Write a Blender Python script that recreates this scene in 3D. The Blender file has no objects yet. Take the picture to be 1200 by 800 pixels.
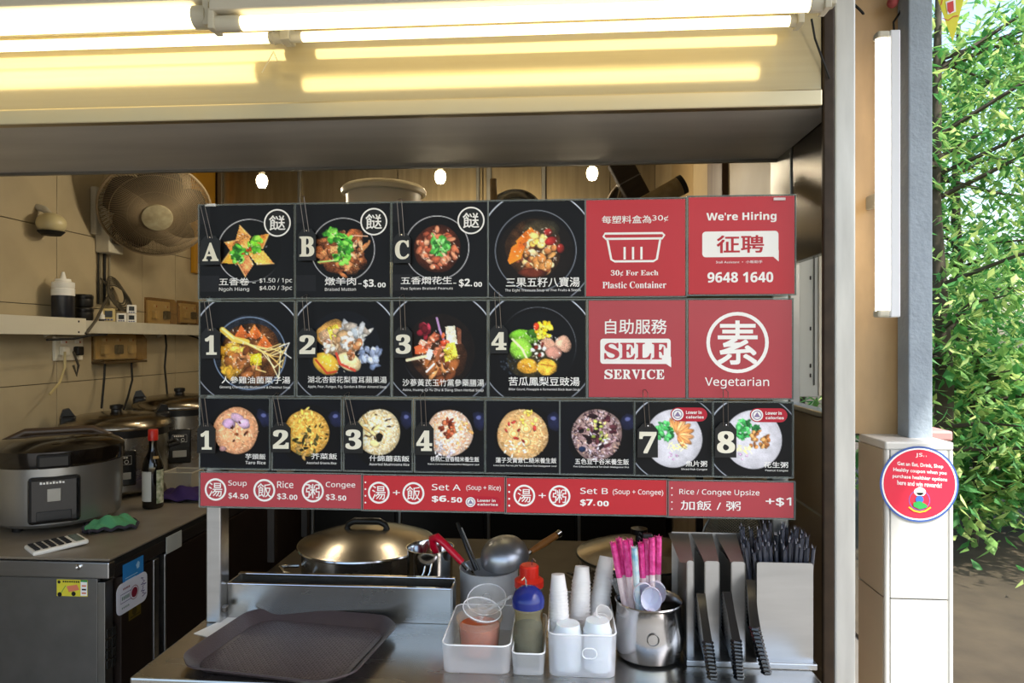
import bpy, bmesh, math, random
import numpy as np
from mathutils import Vector, Matrix
rnd = random.Random(7)
sc = bpy.context.scene
COL = sc.collection
PI = math.pi
# ------------------------------------------------------------------ camera
TH = math.radians(4.07)
F = 800.0
CAM = Vector((0, 0, 1.5))
cd = bpy.data.cameras.new('camera'); cd.sensor_width = 36; cd.lens = 36 * F / 1200; cd.clip_start = .02
cam = bpy.data.objects.new('camera', cd); COL.objects.link(cam)
cam.location = CAM; cam.rotation_euler = (PI / 2, 0, TH); sc.camera = cam
# ------------------------------------------------------------------ world, sun, exposure
w = bpy.data.worlds.new('world'); sc.world = w; w.use_nodes = True
wn = w.node_tree
sky = wn.nodes.new('ShaderNodeTexSky'); sky.sky_type = 'NISHITA'; sky.sun_disc = False
sky.sun_elevation = math.radians(52); sky.sun_rotation = math.radians(120); sky.air_density = 1.2; sky.dust_density = 2.5
wn.links.new(sky.outputs[0], wn.nodes['Background'].inputs[0])
wn.nodes['Background'].inputs[1].default_value = 0.40
sd = bpy.data.lights.new('sun', 'SUN'); sd.energy = 7.0; sd.angle = math.radians(1.5); sd.color = (1, .95, .86)
so = bpy.data.objects.new('sun', sd); COL.objects.link(so)
so.rotation_euler = Vector((.35, -.55, .9)).to_track_quat('Z', 'Y').to_euler()
sc.view_settings.view_transform = 'Standard'; sc.view_settings.look = 'None'
sc.view_settings.gamma = 1; sc.view_settings.use_curve_mapping = False
sc.view_settings.exposure = 0.2

def P(px, py, X=None, Y=None, Z=None, d=None):
    u = (px - 600) / F; v = (400 - py) / F
    D = Vector((-math.sin(TH) + u * math.cos(TH), math.cos(TH) + u * math.sin(TH), v))
    if X is not None: d = X / D.x
    elif Y is not None: d = Y / D.y
    elif Z is not None: d = (Z - 1.5) / D.z
    return CAM + D * d

# ------------------------------------------------------------------ materials
def lin(c):
    if isinstance(c, str):
        c = tuple(int(c[i:i + 2], 16) / 255 for i in (0, 2, 4))
    return tuple(x / 12.92 if x <= .04045 else ((x + .055) / 1.055) ** 2.4 for x in c[:3])
MATS = {}
def mat(name, col='808080', rough=.5, metal=0, noise=0, nscale=8, bump=0, bscale=60, stretch=(1, 1, 1), trans=0, alpha=1,
        coat=0, emit=None, estr=0, ior=1.45, spec=.5, sss=0, col2=None, translucent=0):
    if name in MATS: return MATS[name]
    m = bpy.data.materials.new(name); m.use_nodes = True; MATS[name] = m
    nt = m.node_tree; b = nt.nodes['Principled BSDF']
    c = (*lin(col), 1)
    b.inputs['Base Color'].default_value = c; b.inputs['Roughness'].default_value = rough
    b.inputs['Metallic'].default_value = metal; b.inputs['Transmission Weight'].default_value = trans
    b.inputs['Alpha'].default_value = alpha; b.inputs['Coat Weight'].default_value = coat
    b.inputs['Coat Roughness'].default_value = .08
    b.inputs['IOR'].default_value = ior; b.inputs['Specular IOR Level'].default_value = spec
    if sss: b.inputs['Subsurface Weight'].default_value = sss; b.inputs['Subsurface Scale'].default_value = .02
    if emit: b.inputs['Emission Color'].default_value = (*lin(emit), 1); b.inputs['Emission Strength'].default_value = estr
    if noise or bump or col2:
        tc = nt.nodes.new('ShaderNodeTexCoord'); mp = nt.nodes.new('ShaderNodeMapping'); mp.inputs['Scale'].default_value = stretch
        nt.links.new(tc.outputs['Object'], mp.inputs[0])
        if noise or col2:
            n = nt.nodes.new('ShaderNodeTexNoise'); n.inputs['Scale'].default_value = nscale; n.inputs['Detail'].default_value = 6
            nt.links.new(mp.outputs[0], n.inputs[0])
            r = nt.nodes.new('ShaderNodeMapRange'); r.inputs[1].default_value = .3; r.inputs[2].default_value = .7
            nt.links.new(n.outputs[0], r.inputs[0])
            mx = nt.nodes.new('ShaderNodeMix'); mx.data_type = 'RGBA'
            d = (*lin(col2), 1) if col2 else tuple(x * (1 - noise) for x in c[:3]) + (1,)
            mx.inputs[6].default_value = c; mx.inputs[7].default_value = d
            nt.links.new(r.outputs[0], mx.inputs[0]); nt.links.new(mx.outputs[2], b.inputs['Base Color'])
            r2 = nt.nodes.new('ShaderNodeMapRange'); r2.inputs[3].default_value = rough * .8; r2.inputs[4].default_value = min(1, rough * 1.25)
            nt.links.new(n.outputs[0], r2.inputs[0]); nt.links.new(r2.outputs[0], b.inputs['Roughness'])
        if bump:
            n2 = nt.nodes.new('ShaderNodeTexNoise'); n2.inputs['Scale'].default_value = bscale; n2.inputs['Detail'].default_value = 3
            nt.links.new(mp.outputs[0], n2.inputs[0])
            bp = nt.nodes.new('ShaderNodeBump'); bp.inputs['Strength'].default_value = bump; bp.inputs['Distance'].default_value = .004
            nt.links.new(n2.outputs[0], bp.inputs['Height']); nt.links.new(bp.outputs[0], b.inputs['Normal'])
    if translucent:
        out = nt.nodes['Material Output']; tl = nt.nodes.new('ShaderNodeBsdfTranslucent'); tl.inputs[0].default_value = c
        tp = nt.nodes.new('ShaderNodeBsdfTransparent'); m1 = nt.nodes.new('ShaderNodeMixShader'); m2 = nt.nodes.new('ShaderNodeMixShader')
        m1.inputs[0].default_value = .45; nt.links.new(b.outputs[0], m1.inputs[1]); nt.links.new(tl.outputs[0], m1.inputs[2])
        m2.inputs[0].default_value = translucent; nt.links.new(m1.outputs[0], m2.inputs[1]); nt.links.new(tp.outputs[0], m2.inputs[2])
        nt.links.new(m2.outputs[0], out.inputs[0])
    return m
def clearmat(name, tint='ffffff', t=.75, rough=.08):
    if name in MATS: return MATS[name]
    m = bpy.data.materials.new(name); m.use_nodes = True; MATS[name] = m; nt = m.node_tree
    b = nt.nodes['Principled BSDF']; b.inputs['Base Color'].default_value = (*lin(tint), 1); b.inputs['Roughness'].default_value = rough
    tp = nt.nodes.new('ShaderNodeBsdfTransparent'); tp.inputs[0].default_value = (*lin(tint), 1)
    m2 = nt.nodes.new('ShaderNodeMixShader'); m2.inputs[0].default_value = t
    nt.links.new(b.outputs[0], m2.inputs[1]); nt.links.new(tp.outputs[0], m2.inputs[2]); nt.links.new(m2.outputs[0], nt.nodes['Material Output'].inputs[0])
    return m
steel = mat('brushed_steel', 'c4c6c8', .3, 1, noise=.14, nscale=6, stretch=(1, 8, 8))
steelc = mat('counter_steel', 'c2c1bd', .26, 1, noise=.22, nscale=5, stretch=(1, 3, 3))
steeld = mat('dull_steel', '9d9c98', .42, 1, noise=.3, nscale=5)
steelp = mat('polished_steel', 'd2d2d2', .12, 1)
steelw = mat('warm_steel', 'b5a78c', .3, 1, noise=.3, nscale=4, stretch=(8, 1, .6))
hoodm = mat('hood_steel', 'e0d3ae', .11, .5, noise=.08, nscale=5, stretch=(.5, 5, 18))
alum = mat('aluminium', 'd4d6d9', .5, .3, noise=.15, nscale=12)
black = mat('black_plastic', '0e0e10', .35)
blackm = mat('black_matte', '151514', .7)
dark = mat('dark_brown_steel', '2c2622', .5, .3, noise=.3, nscale=6)
white = mat('white_plastic', 'e9e8e4', .4)
offw = mat('aged_white_plastic', 'c9c4b2', .5, noise=.15, nscale=14)
ink_w = mat('white_ink', 'f4f2ee', .45)
ink_r = mat('red_ink', 'b81f2c', .45)
ink_k = mat('black_ink', '111111', .5)
wire = mat('wire_steel', '6b6560', .35, .9)
cream = mat('cream_wall_tile', 'b5a789', .35, noise=.16, nscale=5)
grout = mat('dark_grout', '4a4236', .9)

# ------------------------------------------------------------------ mesh builder
class MB:
    def __init__(s): s.v = []; s.f = []; s.m = []; s.s = []
    def add(s, vs, fs, m=0, smooth=False, M=None):
        b = len(s.v)
        if M is not None: vs = [M @ Vector(p) for p in vs]
        s.v += [tuple(p) for p in vs]
        for f in fs: s.f.append([b + i for i in f]); s.m.append(m); s.s.append(smooth)
        return s
    def box(s, c, d, bev=0, m=0, M=None, smooth=False):
        x, y, z = d[0] / 2, d[1] / 2, d[2] / 2
        if bev <= 0:
            vs = [(c[0] + i * x, c[1] + j * y, c[2] + k * z) for i in (-1, 1) for j in (-1, 1) for k in (-1, 1)]
            return s.add(vs, [(0, 1, 3, 2), (4, 6, 7, 5), (0, 4, 5, 1), (2, 3, 7, 6), (0, 2, 6, 4), (1, 5, 7, 3)], m, False, M)
        bm = bmesh.new(); bmesh.ops.create_cube(bm, size=1)
        for v in bm.verts: v.co = Vector((v.co.x * d[0], v.co.y * d[1], v.co.z * d[2]))
        bev = min(bev, min(d) * .49)
        bmesh.ops.bevel(bm, geom=bm.edges[:], offset=bev, segments=2, affect='EDGES', profile=.5)
        bm.verts.index_update()
        vs = [v.co + Vector(c) for v in bm.verts]; fs = [[v.index for v in f.verts] for f in bm.faces]; bm.free()
        return s.add(vs, fs, m, smooth, M)
    def lo(s, a, b, bev=0, m=0, M=None):
        return s.box([(p + q) / 2 for p, q in zip(a, b)], [abs(q - p) for p, q in zip(a, b)], bev, m, M)
    def lathe(s, prof, n=32, m=0, M=None, smooth=True, arc=2 * PI, sx=1, sy=1, capb=False, capt=False):
        vs = []; fs = []; full = abs(arc - 2 * PI) < 1e-6; k = n if full else n + 1
        for r, z in prof:
            for i in range(k):
                a = arc * i / n; vs.append((r * math.cos(a) * sx, r * math.sin(a) * sy, z))
        for j in range(len(prof) - 1):
            for i in range(n):
                i2 = (i + 1) % k
                fs.append((j * k + i, j * k + i2, (j + 1) * k + i2, (j + 1) * k + i))
        if capb: fs.append(tuple(reversed(range(k))))
        if capt: fs.append(tuple((len(prof) - 1) * k + i for i in range(k)))
        return s.add(vs, fs, m, smooth, M)
    def tube(s, pts, r, n=8, m=0, M=None, closed=False, caps=True):
        pts = [Vector(p) for p in pts]; N = len(pts); vs = []; fs = []
        rr = r if isinstance(r, (list, tuple)) else [r] * N
        up = None
        for i, p in enumerate(pts):
            if closed: t = pts[(i + 1) % N] - pts[i - 1]
            else: t = pts[min(i + 1, N - 1)] - pts[max(i - 1, 0)]
            t.normalize()
            if up is None:
                up = t.orthogonal().normalized()
            up = (up - t * up.dot(t))
            up = up.normalized() if up.length > 1e-6 else t.orthogonal().normalized()
            q = t.cross(up)
            for k in range(n):
                a = 2 * PI * k / n; vs.append(p + (up * math.cos(a) + q * math.sin(a)) * rr[i])
        for i in range(N if closed else N - 1):
            j = (i + 1) % N
            for k in range(n):
                k2 = (k + 1) % n; fs.append((i * n + k, i * n + k2, j * n + k2, j * n + k))
        if caps and not closed: fs.append(tuple(reversed(range(n)))); fs.append(tuple((N - 1) * n + k for k in range(n)))
        return s.add(vs, fs, m, True, M)
    def prism(s, poly, y0, y1, m=0, M=None, smooth=False):
        """outline in x,z extruded along y"""
        n = len(poly); vs = [(x, y0, z) for x, z in poly] + [(x, y1, z) for x, z in poly]
        fs = [tuple(range(n)), tuple(reversed(range(n, 2 * n)))] + [(i, i + n, (i + 1) % n + n, (i + 1) % n) for i in range(n)]
        return s.add(vs, fs, m, smooth, M)
    def slab(s, poly, z0, z1, m=0, M=None):
        """outline in x,y extruded along z"""
        n = len(poly); vs = [(x, y, z0) for x, y in poly] + [(x, y, z1) for x, y in poly]
        fs = [tuple(reversed(range(n))), tuple(range(n, 2 * n))] + [(i, (i + 1) % n, (i + 1) % n + n, i + n) for i in range(n)]
        return s.add(vs, fs, m, False, M)
    def sphere(s, c, r, n=20, m=0, M=None, sc_=(1, 1, 1)):
        k = max(4, n // 2); prof = [(math.sin(PI * i / k) * r + 1e-6, -math.cos(PI * i / k) * r) for i in range(k + 1)]
        T = Matrix.Translation(c) @ Matrix.Diagonal((*sc_, 1))
        return s.lathe(prof, n, m, (M @ T) if M is not None else T)
    def mesh(s, name, mats):
        me = bpy.data.meshes.new(name); me.from_pydata(s.v, [], s.f)
        for m in (mats if isinstance(mats, (list, tuple)) else [mats]): me.materials.append(m)
        me.polygons.foreach_set('material_index', s.m); me.polygons.foreach_set('use_smooth', s.s)
        me.update()
        if any(s.s): me.set_sharp_from_angle(angle=math.radians(38))
        return me
    def obj(s, name, mats, parent=None, loc=None, rot=None):
        o = bpy.data.objects.new(name, s.mesh(name, mats)); COL.objects.link(o)
        if parent: o.parent = parent
        if loc is not None: o.location = loc
        if rot is not None: o.rotation_euler = rot
        return o
def tag(o, label, cat, group=None, kind=None):
    o['label'] = label; o['category'] = cat
    if group: o['group'] = group
    if kind: o['kind'] = kind
    return o
def thing(name, label, cat, loc=(0, 0, 0), rot=(0, 0, 0), group=None):
    o = bpy.data.objects.new(name, None); COL.objects.link(o); o.location = loc; o.rotation_euler = rot
    o.empty_display_size = .05
    return tag(o, label, cat, group)
def struct(o): o['kind'] = 'structure'; return o
def snode(name, loc=(0, 0, 0)):
    o = bpy.data.objects.new(name, None); COL.objects.link(o); o.location = loc; o['kind'] = 'structure'; return o
def dup(root, loc, rot=None, label=None, group=None):
    def cp(o, par):
        c = o.copy(); COL.objects.link(c)
        if par: c.parent = par
        for ch in [x for x in KIDS.get(o.name, [])]: cp(ch, c)
        return c
    KIDS = {}
    for o in root.children_recursive: KIDS.setdefault(o.parent.name, []).append(o)
    r = cp(root, None); r.location = loc
    if rot is not None: r.rotation_euler = rot
    if label: r['label'] = label
    if group: r['group'] = group
    return r
def circ(cx, cz, r, n=40, a0=0, a1=2 * PI): return [(cx + r * math.cos(a0 + (a1 - a0) * i / n), cz + r * math.sin(a0 + (a1 - a0) * i / n)) for i in range(n)]
def rrect(x0, z0, x1, z1, r, n=5):
    out = []
    for cx, cz, a in ((x1 - r, z1 - r, 0), (x0 + r, z1 - r, PI / 2), (x0 + r, z0 + r, PI), (x1 - r, z0 + r, 3 * PI / 2)):
        out += [(cx + r * math.cos(a + PI / 2 * i / n), cz + r * math.sin(a + PI / 2 * i / n)) for i in range(n + 1)]
    return out

# ------------------------------------------------------------------ lettering
def ser(s):
    o = ''
    for c in s:
        if 'A' <= c <= 'Z': o += chr(0x1D400 + ord(c) - 65)
        elif 'a' <= c <= 'z': o += chr(0x1D41A + ord(c) - 97)
        elif '0' <= c <= '9': o += chr(0x1D7CE + ord(c) - 48)
        else: o += c
    return o
def _mp(s, A, a_, d):
    o = ''
    for c in s:
        if 'A' <= c <= 'Z': o += chr(A + ord(c) - 65)
        elif 'a' <= c <= 'z': o += chr(a_ + ord(c) - 97)
        elif '0' <= c <= '9': o += chr(d + ord(c) - 48)
        else: o += c
    return o
def sb(s): return _mp(s, 0x1D5D4, 0x1D5EE, 0x1D7EC)     # bold sans
def sn(s): return _mp(s, 0x1D5A0, 0x1D5BA, 0x1D7E2)     # plain sans
_tc = {}
_fc = bpy.data.curves.new('lettering_source', 'FONT'); _fo = bpy.data.objects.new('lettering_source', _fc)
_ts = bpy.data.scenes.new('lettering_bench'); _ts.collection.objects.link(_fo)
def glyphs(s, off=0):
    if (s, off) not in _tc:
        _fc.body = s; _fc.offset = off; _fc.resolution_u = 3 if len(s) < 8 else 2; _fo.update_tag()
        _ts.view_layers[0].update(); dg = _ts.view_layers[0].depsgraph
        me = bpy.data.meshes.new_from_object(_fo.evaluated_get(dg))
        v = np.array([(p.co.x, p.co.y) for p in me.vertices]); f = [tuple(p.vertices) for p in me.polygons]
        bpy.data.meshes.remove(me); _tc[(s, off)] = (v, f)
    return _tc[(s, off)]
class Print(MB):
    """flat lettering and marks on a sheet; coordinates 0..1 right and down; sheet faces -y"""
    def __init__(s, W, H): super().__init__(); s.W = W; s.H = H; s.e = .0004
    def pt(s, x, y, k=0): return ((x - .5) * s.W, -s.e * (1 + k), (.5 - y) * s.H)
    def text(s, t, x0, y0, x1, y1, off=0, m=0, k=0, keep=False, rot=0):
        v, f = glyphs(t, 0)
        a, b = v.min(0), v.max(0); n = (v - a) / np.maximum(b - a, 1e-6)
        sh = [(0, 0)]
        if off:      # heavier strokes: shifted copies
            g = off * (x1 - x0) / max(1e-6, (b - a)[0]) * 1.0; h = off * (y1 - y0) / max(1e-6, (b - a)[1])
            sh = [(-g, -h), (g, -h), (-g, h), (g, h)]
        for c, (gx, gy) in enumerate(sh):
            pts = []
            for q in n:
                X = x0 + (x1 - x0) * q[0] + gx; Y = y1 + (y0 - y1) * q[1] + gy
                if rot: Y += rot * (X - x0)
                pts.append(s.pt(X, Y, k + .12 * c))
            s.add(pts, f, m)
        return s
    def poly(s, pts, m=0, k=0): s.add([s.pt(x, y, k) for x, y in pts], [tuple(range(len(pts)))], m); return s
    def rect(s, x0, y0, x1, y1, m=0, k=0): return s.poly([(x0, y0), (x0, y1), (x1, y1), (x1, y0)], m, k)
    def rr(s, x0, y0, x1, y1, r, m=0, k=0):
        a = s.W / s.H
        return s.poly([(x, y0 + (y - y0)) for x, y in rrect(x0, y0, x1, y1, r)], m, k)
    def band(s, pts, wd, m=0, k=0, closed=False):
        """stroke of width wd (fraction of W)"""
        P_ = [Vector((x * s.W, y * s.H)) for x, y in pts]; N = len(P_); vs = []
        for i, p in enumerate(P_):
            a = P_[i - 1] if (i or closed) else P_[0]; b = P_[(i + 1) % N] if (i < N - 1 or closed) else P_[-1]
            t = (b - a).normalized(); q = Vector((-t.y, t.x)) * wd * s.W / 2
            for z in (p + q, p - q): vs.append(s.pt(z.x / s.W, z.y / s.H, k))
        fs = [(2 * i, 2 * i + 1, (2 * i + 3) % (2 * N), (2 * i + 2) % (2 * N)) for i in range(N if closed else N - 1)]
        s.add(vs, fs, m); return s
    def ring(s, cx, cy, r, wd, m=0, k=0, n=40):
        a = s.W / s.H
        return s.band([(cx + r * math.cos(2 * PI * i / n), cy + r * a * math.sin(2 * PI * i / n)) for i in range(n)], wd, m, k, True)
    def disc(s, cx, cy, r, m=0, k=0, n=32):
        a = s.W / s.H
        return s.poly([(cx + r * math.cos(2 * PI * i / n), cy + r * a * math.sin(2 * PI * i / n)) for i in range(n)], m, k)
# ================================================================== SETTING
LW, BW, RW, CT, BY = -2.15, 4.1, .56, .873, 1.44
struct(MB().lo((-6, -6, -.1), (9, 12, 0)).obj('floor', mat('concrete_floor', '6f6a62', .6, noise=.25, nscale=3)))
# left wall: backing and single tiles
wl = snode('wall_left')
MB().lo((LW - .1, .6, 0), (LW - .008, BW, 2.6)).obj('backing', grout, wl)
tm = None
for j in range(6):
    for i in range(9):
        y0 = 1.576 + .3 * i; z0 = .664 + .3295 * j; y1 = min(y0 + .3, BW)
        z1 = min(z0 + .3295, 2.6)
        if y1 - y0 < .29 or z1 - z0 < .32: b = MB().box((0, 0, 0), (.016, y1 - y0 - .003, z1 - z0 - .003), .001)
        elif tm is None: tm = MB().box((0, 0, 0), (.016, .297, .3265), .0012).mesh('tile', cream); b = None
        else: b = None
        if b: b.obj('tile', cream, wl, (LW - .008, (y0 + y1) / 2, (z0 + z1) / 2))
        else:
            o = bpy.data.objects.new('tile', tm); COL.objects.link(o); o.parent = wl; o.location = (LW - .008, (y0 + y1) / 2, (z0 + z1) / 2)
# back wall: stainless cladding sheets with posts over the joints
wb = snode('wall_back')
MB().lo((LW - .1, BW + .01, 0), (RW + .1, BW + .1, 2.6)).obj('backing', grout, wb)
xs = [P(p, 220, Y=BW).x for p in (250, 262, 350, 466, 566, 640, 715)] + [RW]
for a, b in zip(xs, xs[1:]):
    MB().lo((a + .002, BW - .004, .9), (b - .002, BW + .01, 2.6), .002).obj('panel', steelw, wb)
for px, wd in ((258, .03), (351, .022), (560, .02), (573, .03), (637, .025)):
    x = P(px, 220, Y=BW - .02).x
    MB().lo((x - wd / 2, BW - .03, .9), (x + wd / 2, BW - .004, 2.6), .003).obj('joint_post', steeld, wb)
yx = P(243, 220, Y=BW - .02).x
# right wall with the serving-side opening
wr = snode('wall_right')
beige = mat('beige_wall_panel', 'a08d6c', .45, noise=.15, nscale=4); brown = mat('brown_wood_post', '5a4126', .5, noise=.3, nscale=5, stretch=(6, 6, 1))
cuts = [1.70, 1.86, 2.335, 2.567, 2.94, 3.5, BW]
mm = [steeld, beige, brown, beige, mat('tan_wall_panel', '8a7450', .5), beige]
for k, (a, b) in enumerate(zip(cuts, cuts[1:])):
    off = {2: -.02, 0: -.004}.get(k, 0)
    MB().lo((RW + off, a + .002, 1.2), (RW + .02, b - .002, 2.6), .002).obj('panel' if k != 2 else 'post', mm[k], wr)
tdim = mat('dim_cream_tile', '8c7a62', .35, noise=.2, nscale=6)  # cream tile with the dimness of this side darkened into its colour
for z0, z1 in ((.0, .46), (.465, .79), (.795, 1.12), (1.125, 1.335)):
    for a, b in ((1.46, 1.78), (1.784, 2.1), (2.104, 2.42), (2.424, 2.74), (2.744, 3.06), (3.064, 3.4), (3.404, BW)):
        MB().lo((RW + .001, a, z0), (RW + .02, b, z1 if a < 1.75 or z1 < 1.2 else 1.198), .0015).obj('tile', tdim, wr)
MB().lo((RW - .012, 1.45, 1.338), (RW + .022, 1.74, 1.352), .003).obj('sill', steel, wr)
MB().lo((RW, 1.45, 1.69), (RW + .02, 1.70, 2.6), .002).obj('panel', mat('dark_side_steel', '3c352c', .25, .9, noise=.3, nscale=3), wr)
MB().lo((RW + .012, 1.46, 1.352), (RW + .02, 1.49, 1.69), .001).obj('jamb', steeld, wr)
struct(MB().lo((LW - .1, 1.81, 2.6), (RW + .1, BW + .1, 2.7)).obj('ceiling', mat('stall_ceiling', '8d8674', .6)))
struct(MB().lo((-5, -1.6, 2.75), (1.35, 1.9, 2.85)).obj('ceiling_sun_block', mat('sun_block_ceiling', 'b9b3a6', .7)))  # unseen roof slab, added to keep sun and sky off the stall front
struct(MB().lo((LW - .1, 1.47, 2.4), (RW + .02, 1.8, 2.75)).obj('wall_front', mat('front_lintel', 'b5ab96', .6)))
# ------------------------------------------------------------------ hood over the counter
h = thing('hood_canopy', 'long stainless steel hood across the top of the stall front', 'hood', (-.8, 1.63, 1.969))
MB().lo((-1.35, -.223, .03), (1.320, -.215, .43)).obj('fascia', hoodm, h)
lp = MB().lo((-1.35, -.232, 0), (1.320, -.210, .034), .003).obj('lip', mat('hood_lip', 'cbbd9c', .38, 1, noise=.06), h)
MB().lo((-1.35, -.212, .001), (1.358, .18, .012)).obj('underside', mat('hood_underside', 'd6d2ca', .42, .3, noise=.2, nscale=3, stretch=(.4, 3, 3)), h)
MB().lo((-1.35, .168, -.006), (1.358, .18, .43)).obj('rear_panel', steeld, h)
# ------------------------------------------------------------------ tube lights
TW = mat('warm_tube', 'ffffff', .4, emit='ffe9b0', estr=3.2)
TD = mat('cool_tube', 'ffffff', .4, emit='fff0d8', estr=9)
def batten(x0, x1, y, z, r, name, label, cat='tube light', capL=.03, capR=.03, house=True):
    t = thing(name, label, cat, ((x0 + x1) / 2, y, z)); L = (x1 - x0) / 2
    R = Matrix.Rotation(PI / 2, 4, 'Y')
    if house: MB().lo((-L, -.022, r + .004), (L, .03, r + .034), .004).obj('housing', mat('batten_housing', 'c8c3b4', .5), t)
    MB().lathe([(.001, -L + capL), (r, -L + capL), (r, L - capR), (.001, L - capR)], 20, M=R).obj('tube', TW, t)
    for s, c in ((-1, capL), (1, capR)):
        if c > 0:
            MB().lathe([(.001, 0), (r * 1.12, 0), (r * 1.12, c * .86), (r * .8, c), (.001, c)], 20, M=Matrix.Translation((s * L - (c if s > 0 else 0) if s > 0 else -L, 0, 0)) @ R).obj('end_cap', offw, t)
            MB().lo((s * L - s * .002 - .006, -.018, -r * 1.1), (s * L - s * .002 + .006, .02, r + .01), .002).obj('lamp_holder', offw, t)
    return t
xa = lambda px, y: P(px, 20, Y=y).x
batten(-2.1, xa(247, 1.27), 1.27, P(140, 24, Y=1.27).z, .0195, 'tube_light', 'thick glowing tube light at the top left of the hood', capL=.03, capR=.03)
batten(xa(251, 1.25), xa(968, 1.25), 1.25, P(620, 16, Y=1.25).z, .0135, 'tube_light', 'long glowing tube light running to the right post above the hood', capL=.055, capR=.03)
batten(-2.1, xa(336, 1.365), 1.365, P(200, 48, Y=1.365).z, .011, 'tube_light', 'thin glowing tube light behind the thick one on the left', capL=.02, capR=.035, house=False)
batten(xa(338, 1.365), xa(937, 1.365), 1.365, P(640, 34, Y=1.365).z, .010, 'tube_light', 'thin glowing tube light behind the long right tube', capL=.03, capR=.02, house=False)
b = MB()
b.lo((-2.1, 1.375, 2.160), (RW - .02, 1.404, 2.19), .004).obj('mounting_rail', offw)
tag(bpy.data.objects['mounting_rail'], 'pale mounting rail carrying the tube lights above the hood', 'rail')
b = MB(); b.tube([P(951, 22, Y=1.38), P(955, 45, Y=1.39), P(964, 70, Y=1.395), P(972, 92, Y=1.395)], .0022)
tag(b.obj('cable', blackm), 'thin dark cable hanging down from the right end of the hood tube', 'cable')
# cable ties round the joint
tie = MB()
for k in range(3): tie.tube([Vector((xa(322 + 9 * k, 1.365), 1.365, P(325, 44, Y=1.365).z)) + Vector((0, .014 * math.cos(a), .014 * math.sin(a))) for a in [2 * PI * i / 10 for i in range(10)]], .0012, 5, closed=True)
for dx, dz in ((-.022, -.045), (.01, -.02)): tie.tube([(xa(318, 1.365), 1.375, 2.10), (xa(318, 1.365) + dx, 1.37, 2.10 + dz)], .001, 5)
tag(tie.obj('cable_tie', offw), 'pale cable ties wrapped round the joint of the thin tubes', 'cable tie')
# interior lamps
bulbm = mat('bulb_glow', 'ffffff', .4, emit='ffe9bd', estr=26)
def bulb(px, py, y, shade, label, r=.024):
    p = P(px, py, Y=y); t = thing('ceiling_lamp', label, 'lamp', p)
    MB().lathe([(.001, -r * 1.1), (r * .6, -r), (r * .95, -r * .3), (r, .3 * r), (r * .8, r), (.3 * r, 1.3 * r), (.001, 1.3 * r)], 20).obj('bulb', bulbm, t)
    MB().lathe([(r * .5, r * 1.1), (r * .55, r * 2.2), (r * .3, r * 2.6), (.001, r * 2.6)], 16).obj('socket', offw, t)
    MB().tube([(0, 0, r * 2.5), (0, 0, 2.6 - p.z)], .004, 6).obj('cord', blackm, t)
    l = bpy.data.lights.new('bulb_light', 'POINT'); l.energy = 7.5; l.color = (1, .86, .64); l.shadow_soft_size = .05
    o = bpy.data.objects.new('bulb_light', l); COL.objects.link(o); o.parent = t; o.location = (0, 0, -r * 2.4)
bulb(307, 213, 2.9, 1, 'glowing lamp hanging inside above the sign marked A')
bulb(516, 208, 2.9, 1, 'glowing lamp hanging inside above the sign marked C')
bulb(694, 204, 2.9, 1, 'glowing lamp beside the dark strainer under the hood')
t = thing('ceiling_tube_light', 'warm tube light fixed to the stall ceiling behind the hood', 'tube light', (-.6, 2.6, 2.55))
MB().lo((-.6, -.04, .02), (.6, .04, .05), .004).obj('housing', offw, t)
MB().lathe([(.001, -.58), (.014, -.58), (.014, .58), (.001, .58)], 16, M=Matrix.Rotation(PI / 2, 4, 'Y')).obj('tube', mat('inner_tube', 'ffffff', .4, emit='ffe2a8', estr=12), t)
# ------------------------------------------------------------------ right post, panel, column, pedestal
rim = mat('dark_rusty_edge', '3a2c1e', .5, .4, noise=.5, nscale=30)
o = snode('post_right', (.55, 1.5, 0))
MB().lo((-.028, -.1, 0), (-.006, -.088, 2.75), .003).obj('edge_strip', rim, o)
MB().lo((-.006, -.1, 0), (.035, -.05, 2.75), .004).obj('post', mat('post_steel', 'cfcec8', .4, .25, noise=.25, nscale=7, stretch=(4, 4, .6)), o)
o = MB().lo((.662, 1.62, 1.285), (.80, 1.64, 2.75), .003).obj('wall_panel_right', mat('worn_plywood', 'b8986c', .38, noise=.3, nscale=5, stretch=(3, 3, 1)), None); struct(o)
MB().lo((.662, 1.617, 1.285), (.683, 1.62, 1.289)).obj('bottom_edge', rim, o)
MB().tube([P(1002 + 2 * math.sin(a), 8 + 9 * math.cos(a), Y=1.6) + Vector((.018 * math.cos(a), 0, 0)) for a in [PI * i / 8 for i in range(9)]], .003, 6).obj('wire_loop', blackm, o)
struct(MB().lo((.764, 1.56, 1.28), (.815, 1.612, 2.75), .003).obj('column_right', mat('painted_concrete', '97a3ae', .75, noise=.12, nscale=14, bump=.6, bscale=90)))
t = thing('wall_tube_light', 'upright glowing tube light fixed beside the blue-grey column', 'tube light', (.688, 1.5, 1.551))
MB().lathe([(.001, .004), (.011, .004), (.011, .600), (.001, .600)], 20, M=Matrix.Translation((-.010, 0, 0))).obj('tube', TD, t)
MB().lo((.003, -.014, 0), (.024, .02, .604), .003).obj('housing', mat('batten_white', 'd8dbe0', .4), t)
for z in (0, .588): MB().lo((-.022, -.013, z), (.004, .014, z + .016), .005).obj('lamp_holder', offw, t)
MB().lo((.010, .018, .25), (.021, .12, .28), .002).obj('bracket', offw, t)
b = MB().tube([P(1058, 0, Y=1.6), P(1055, 14, Y=1.6), P(1047, 26, Y=1.6), P(1048, 40, Y=1.55)], .0022)
tag(b.obj('cable', blackm), 'thin cable running down to the top of the upright tube light', 'cable')
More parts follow.
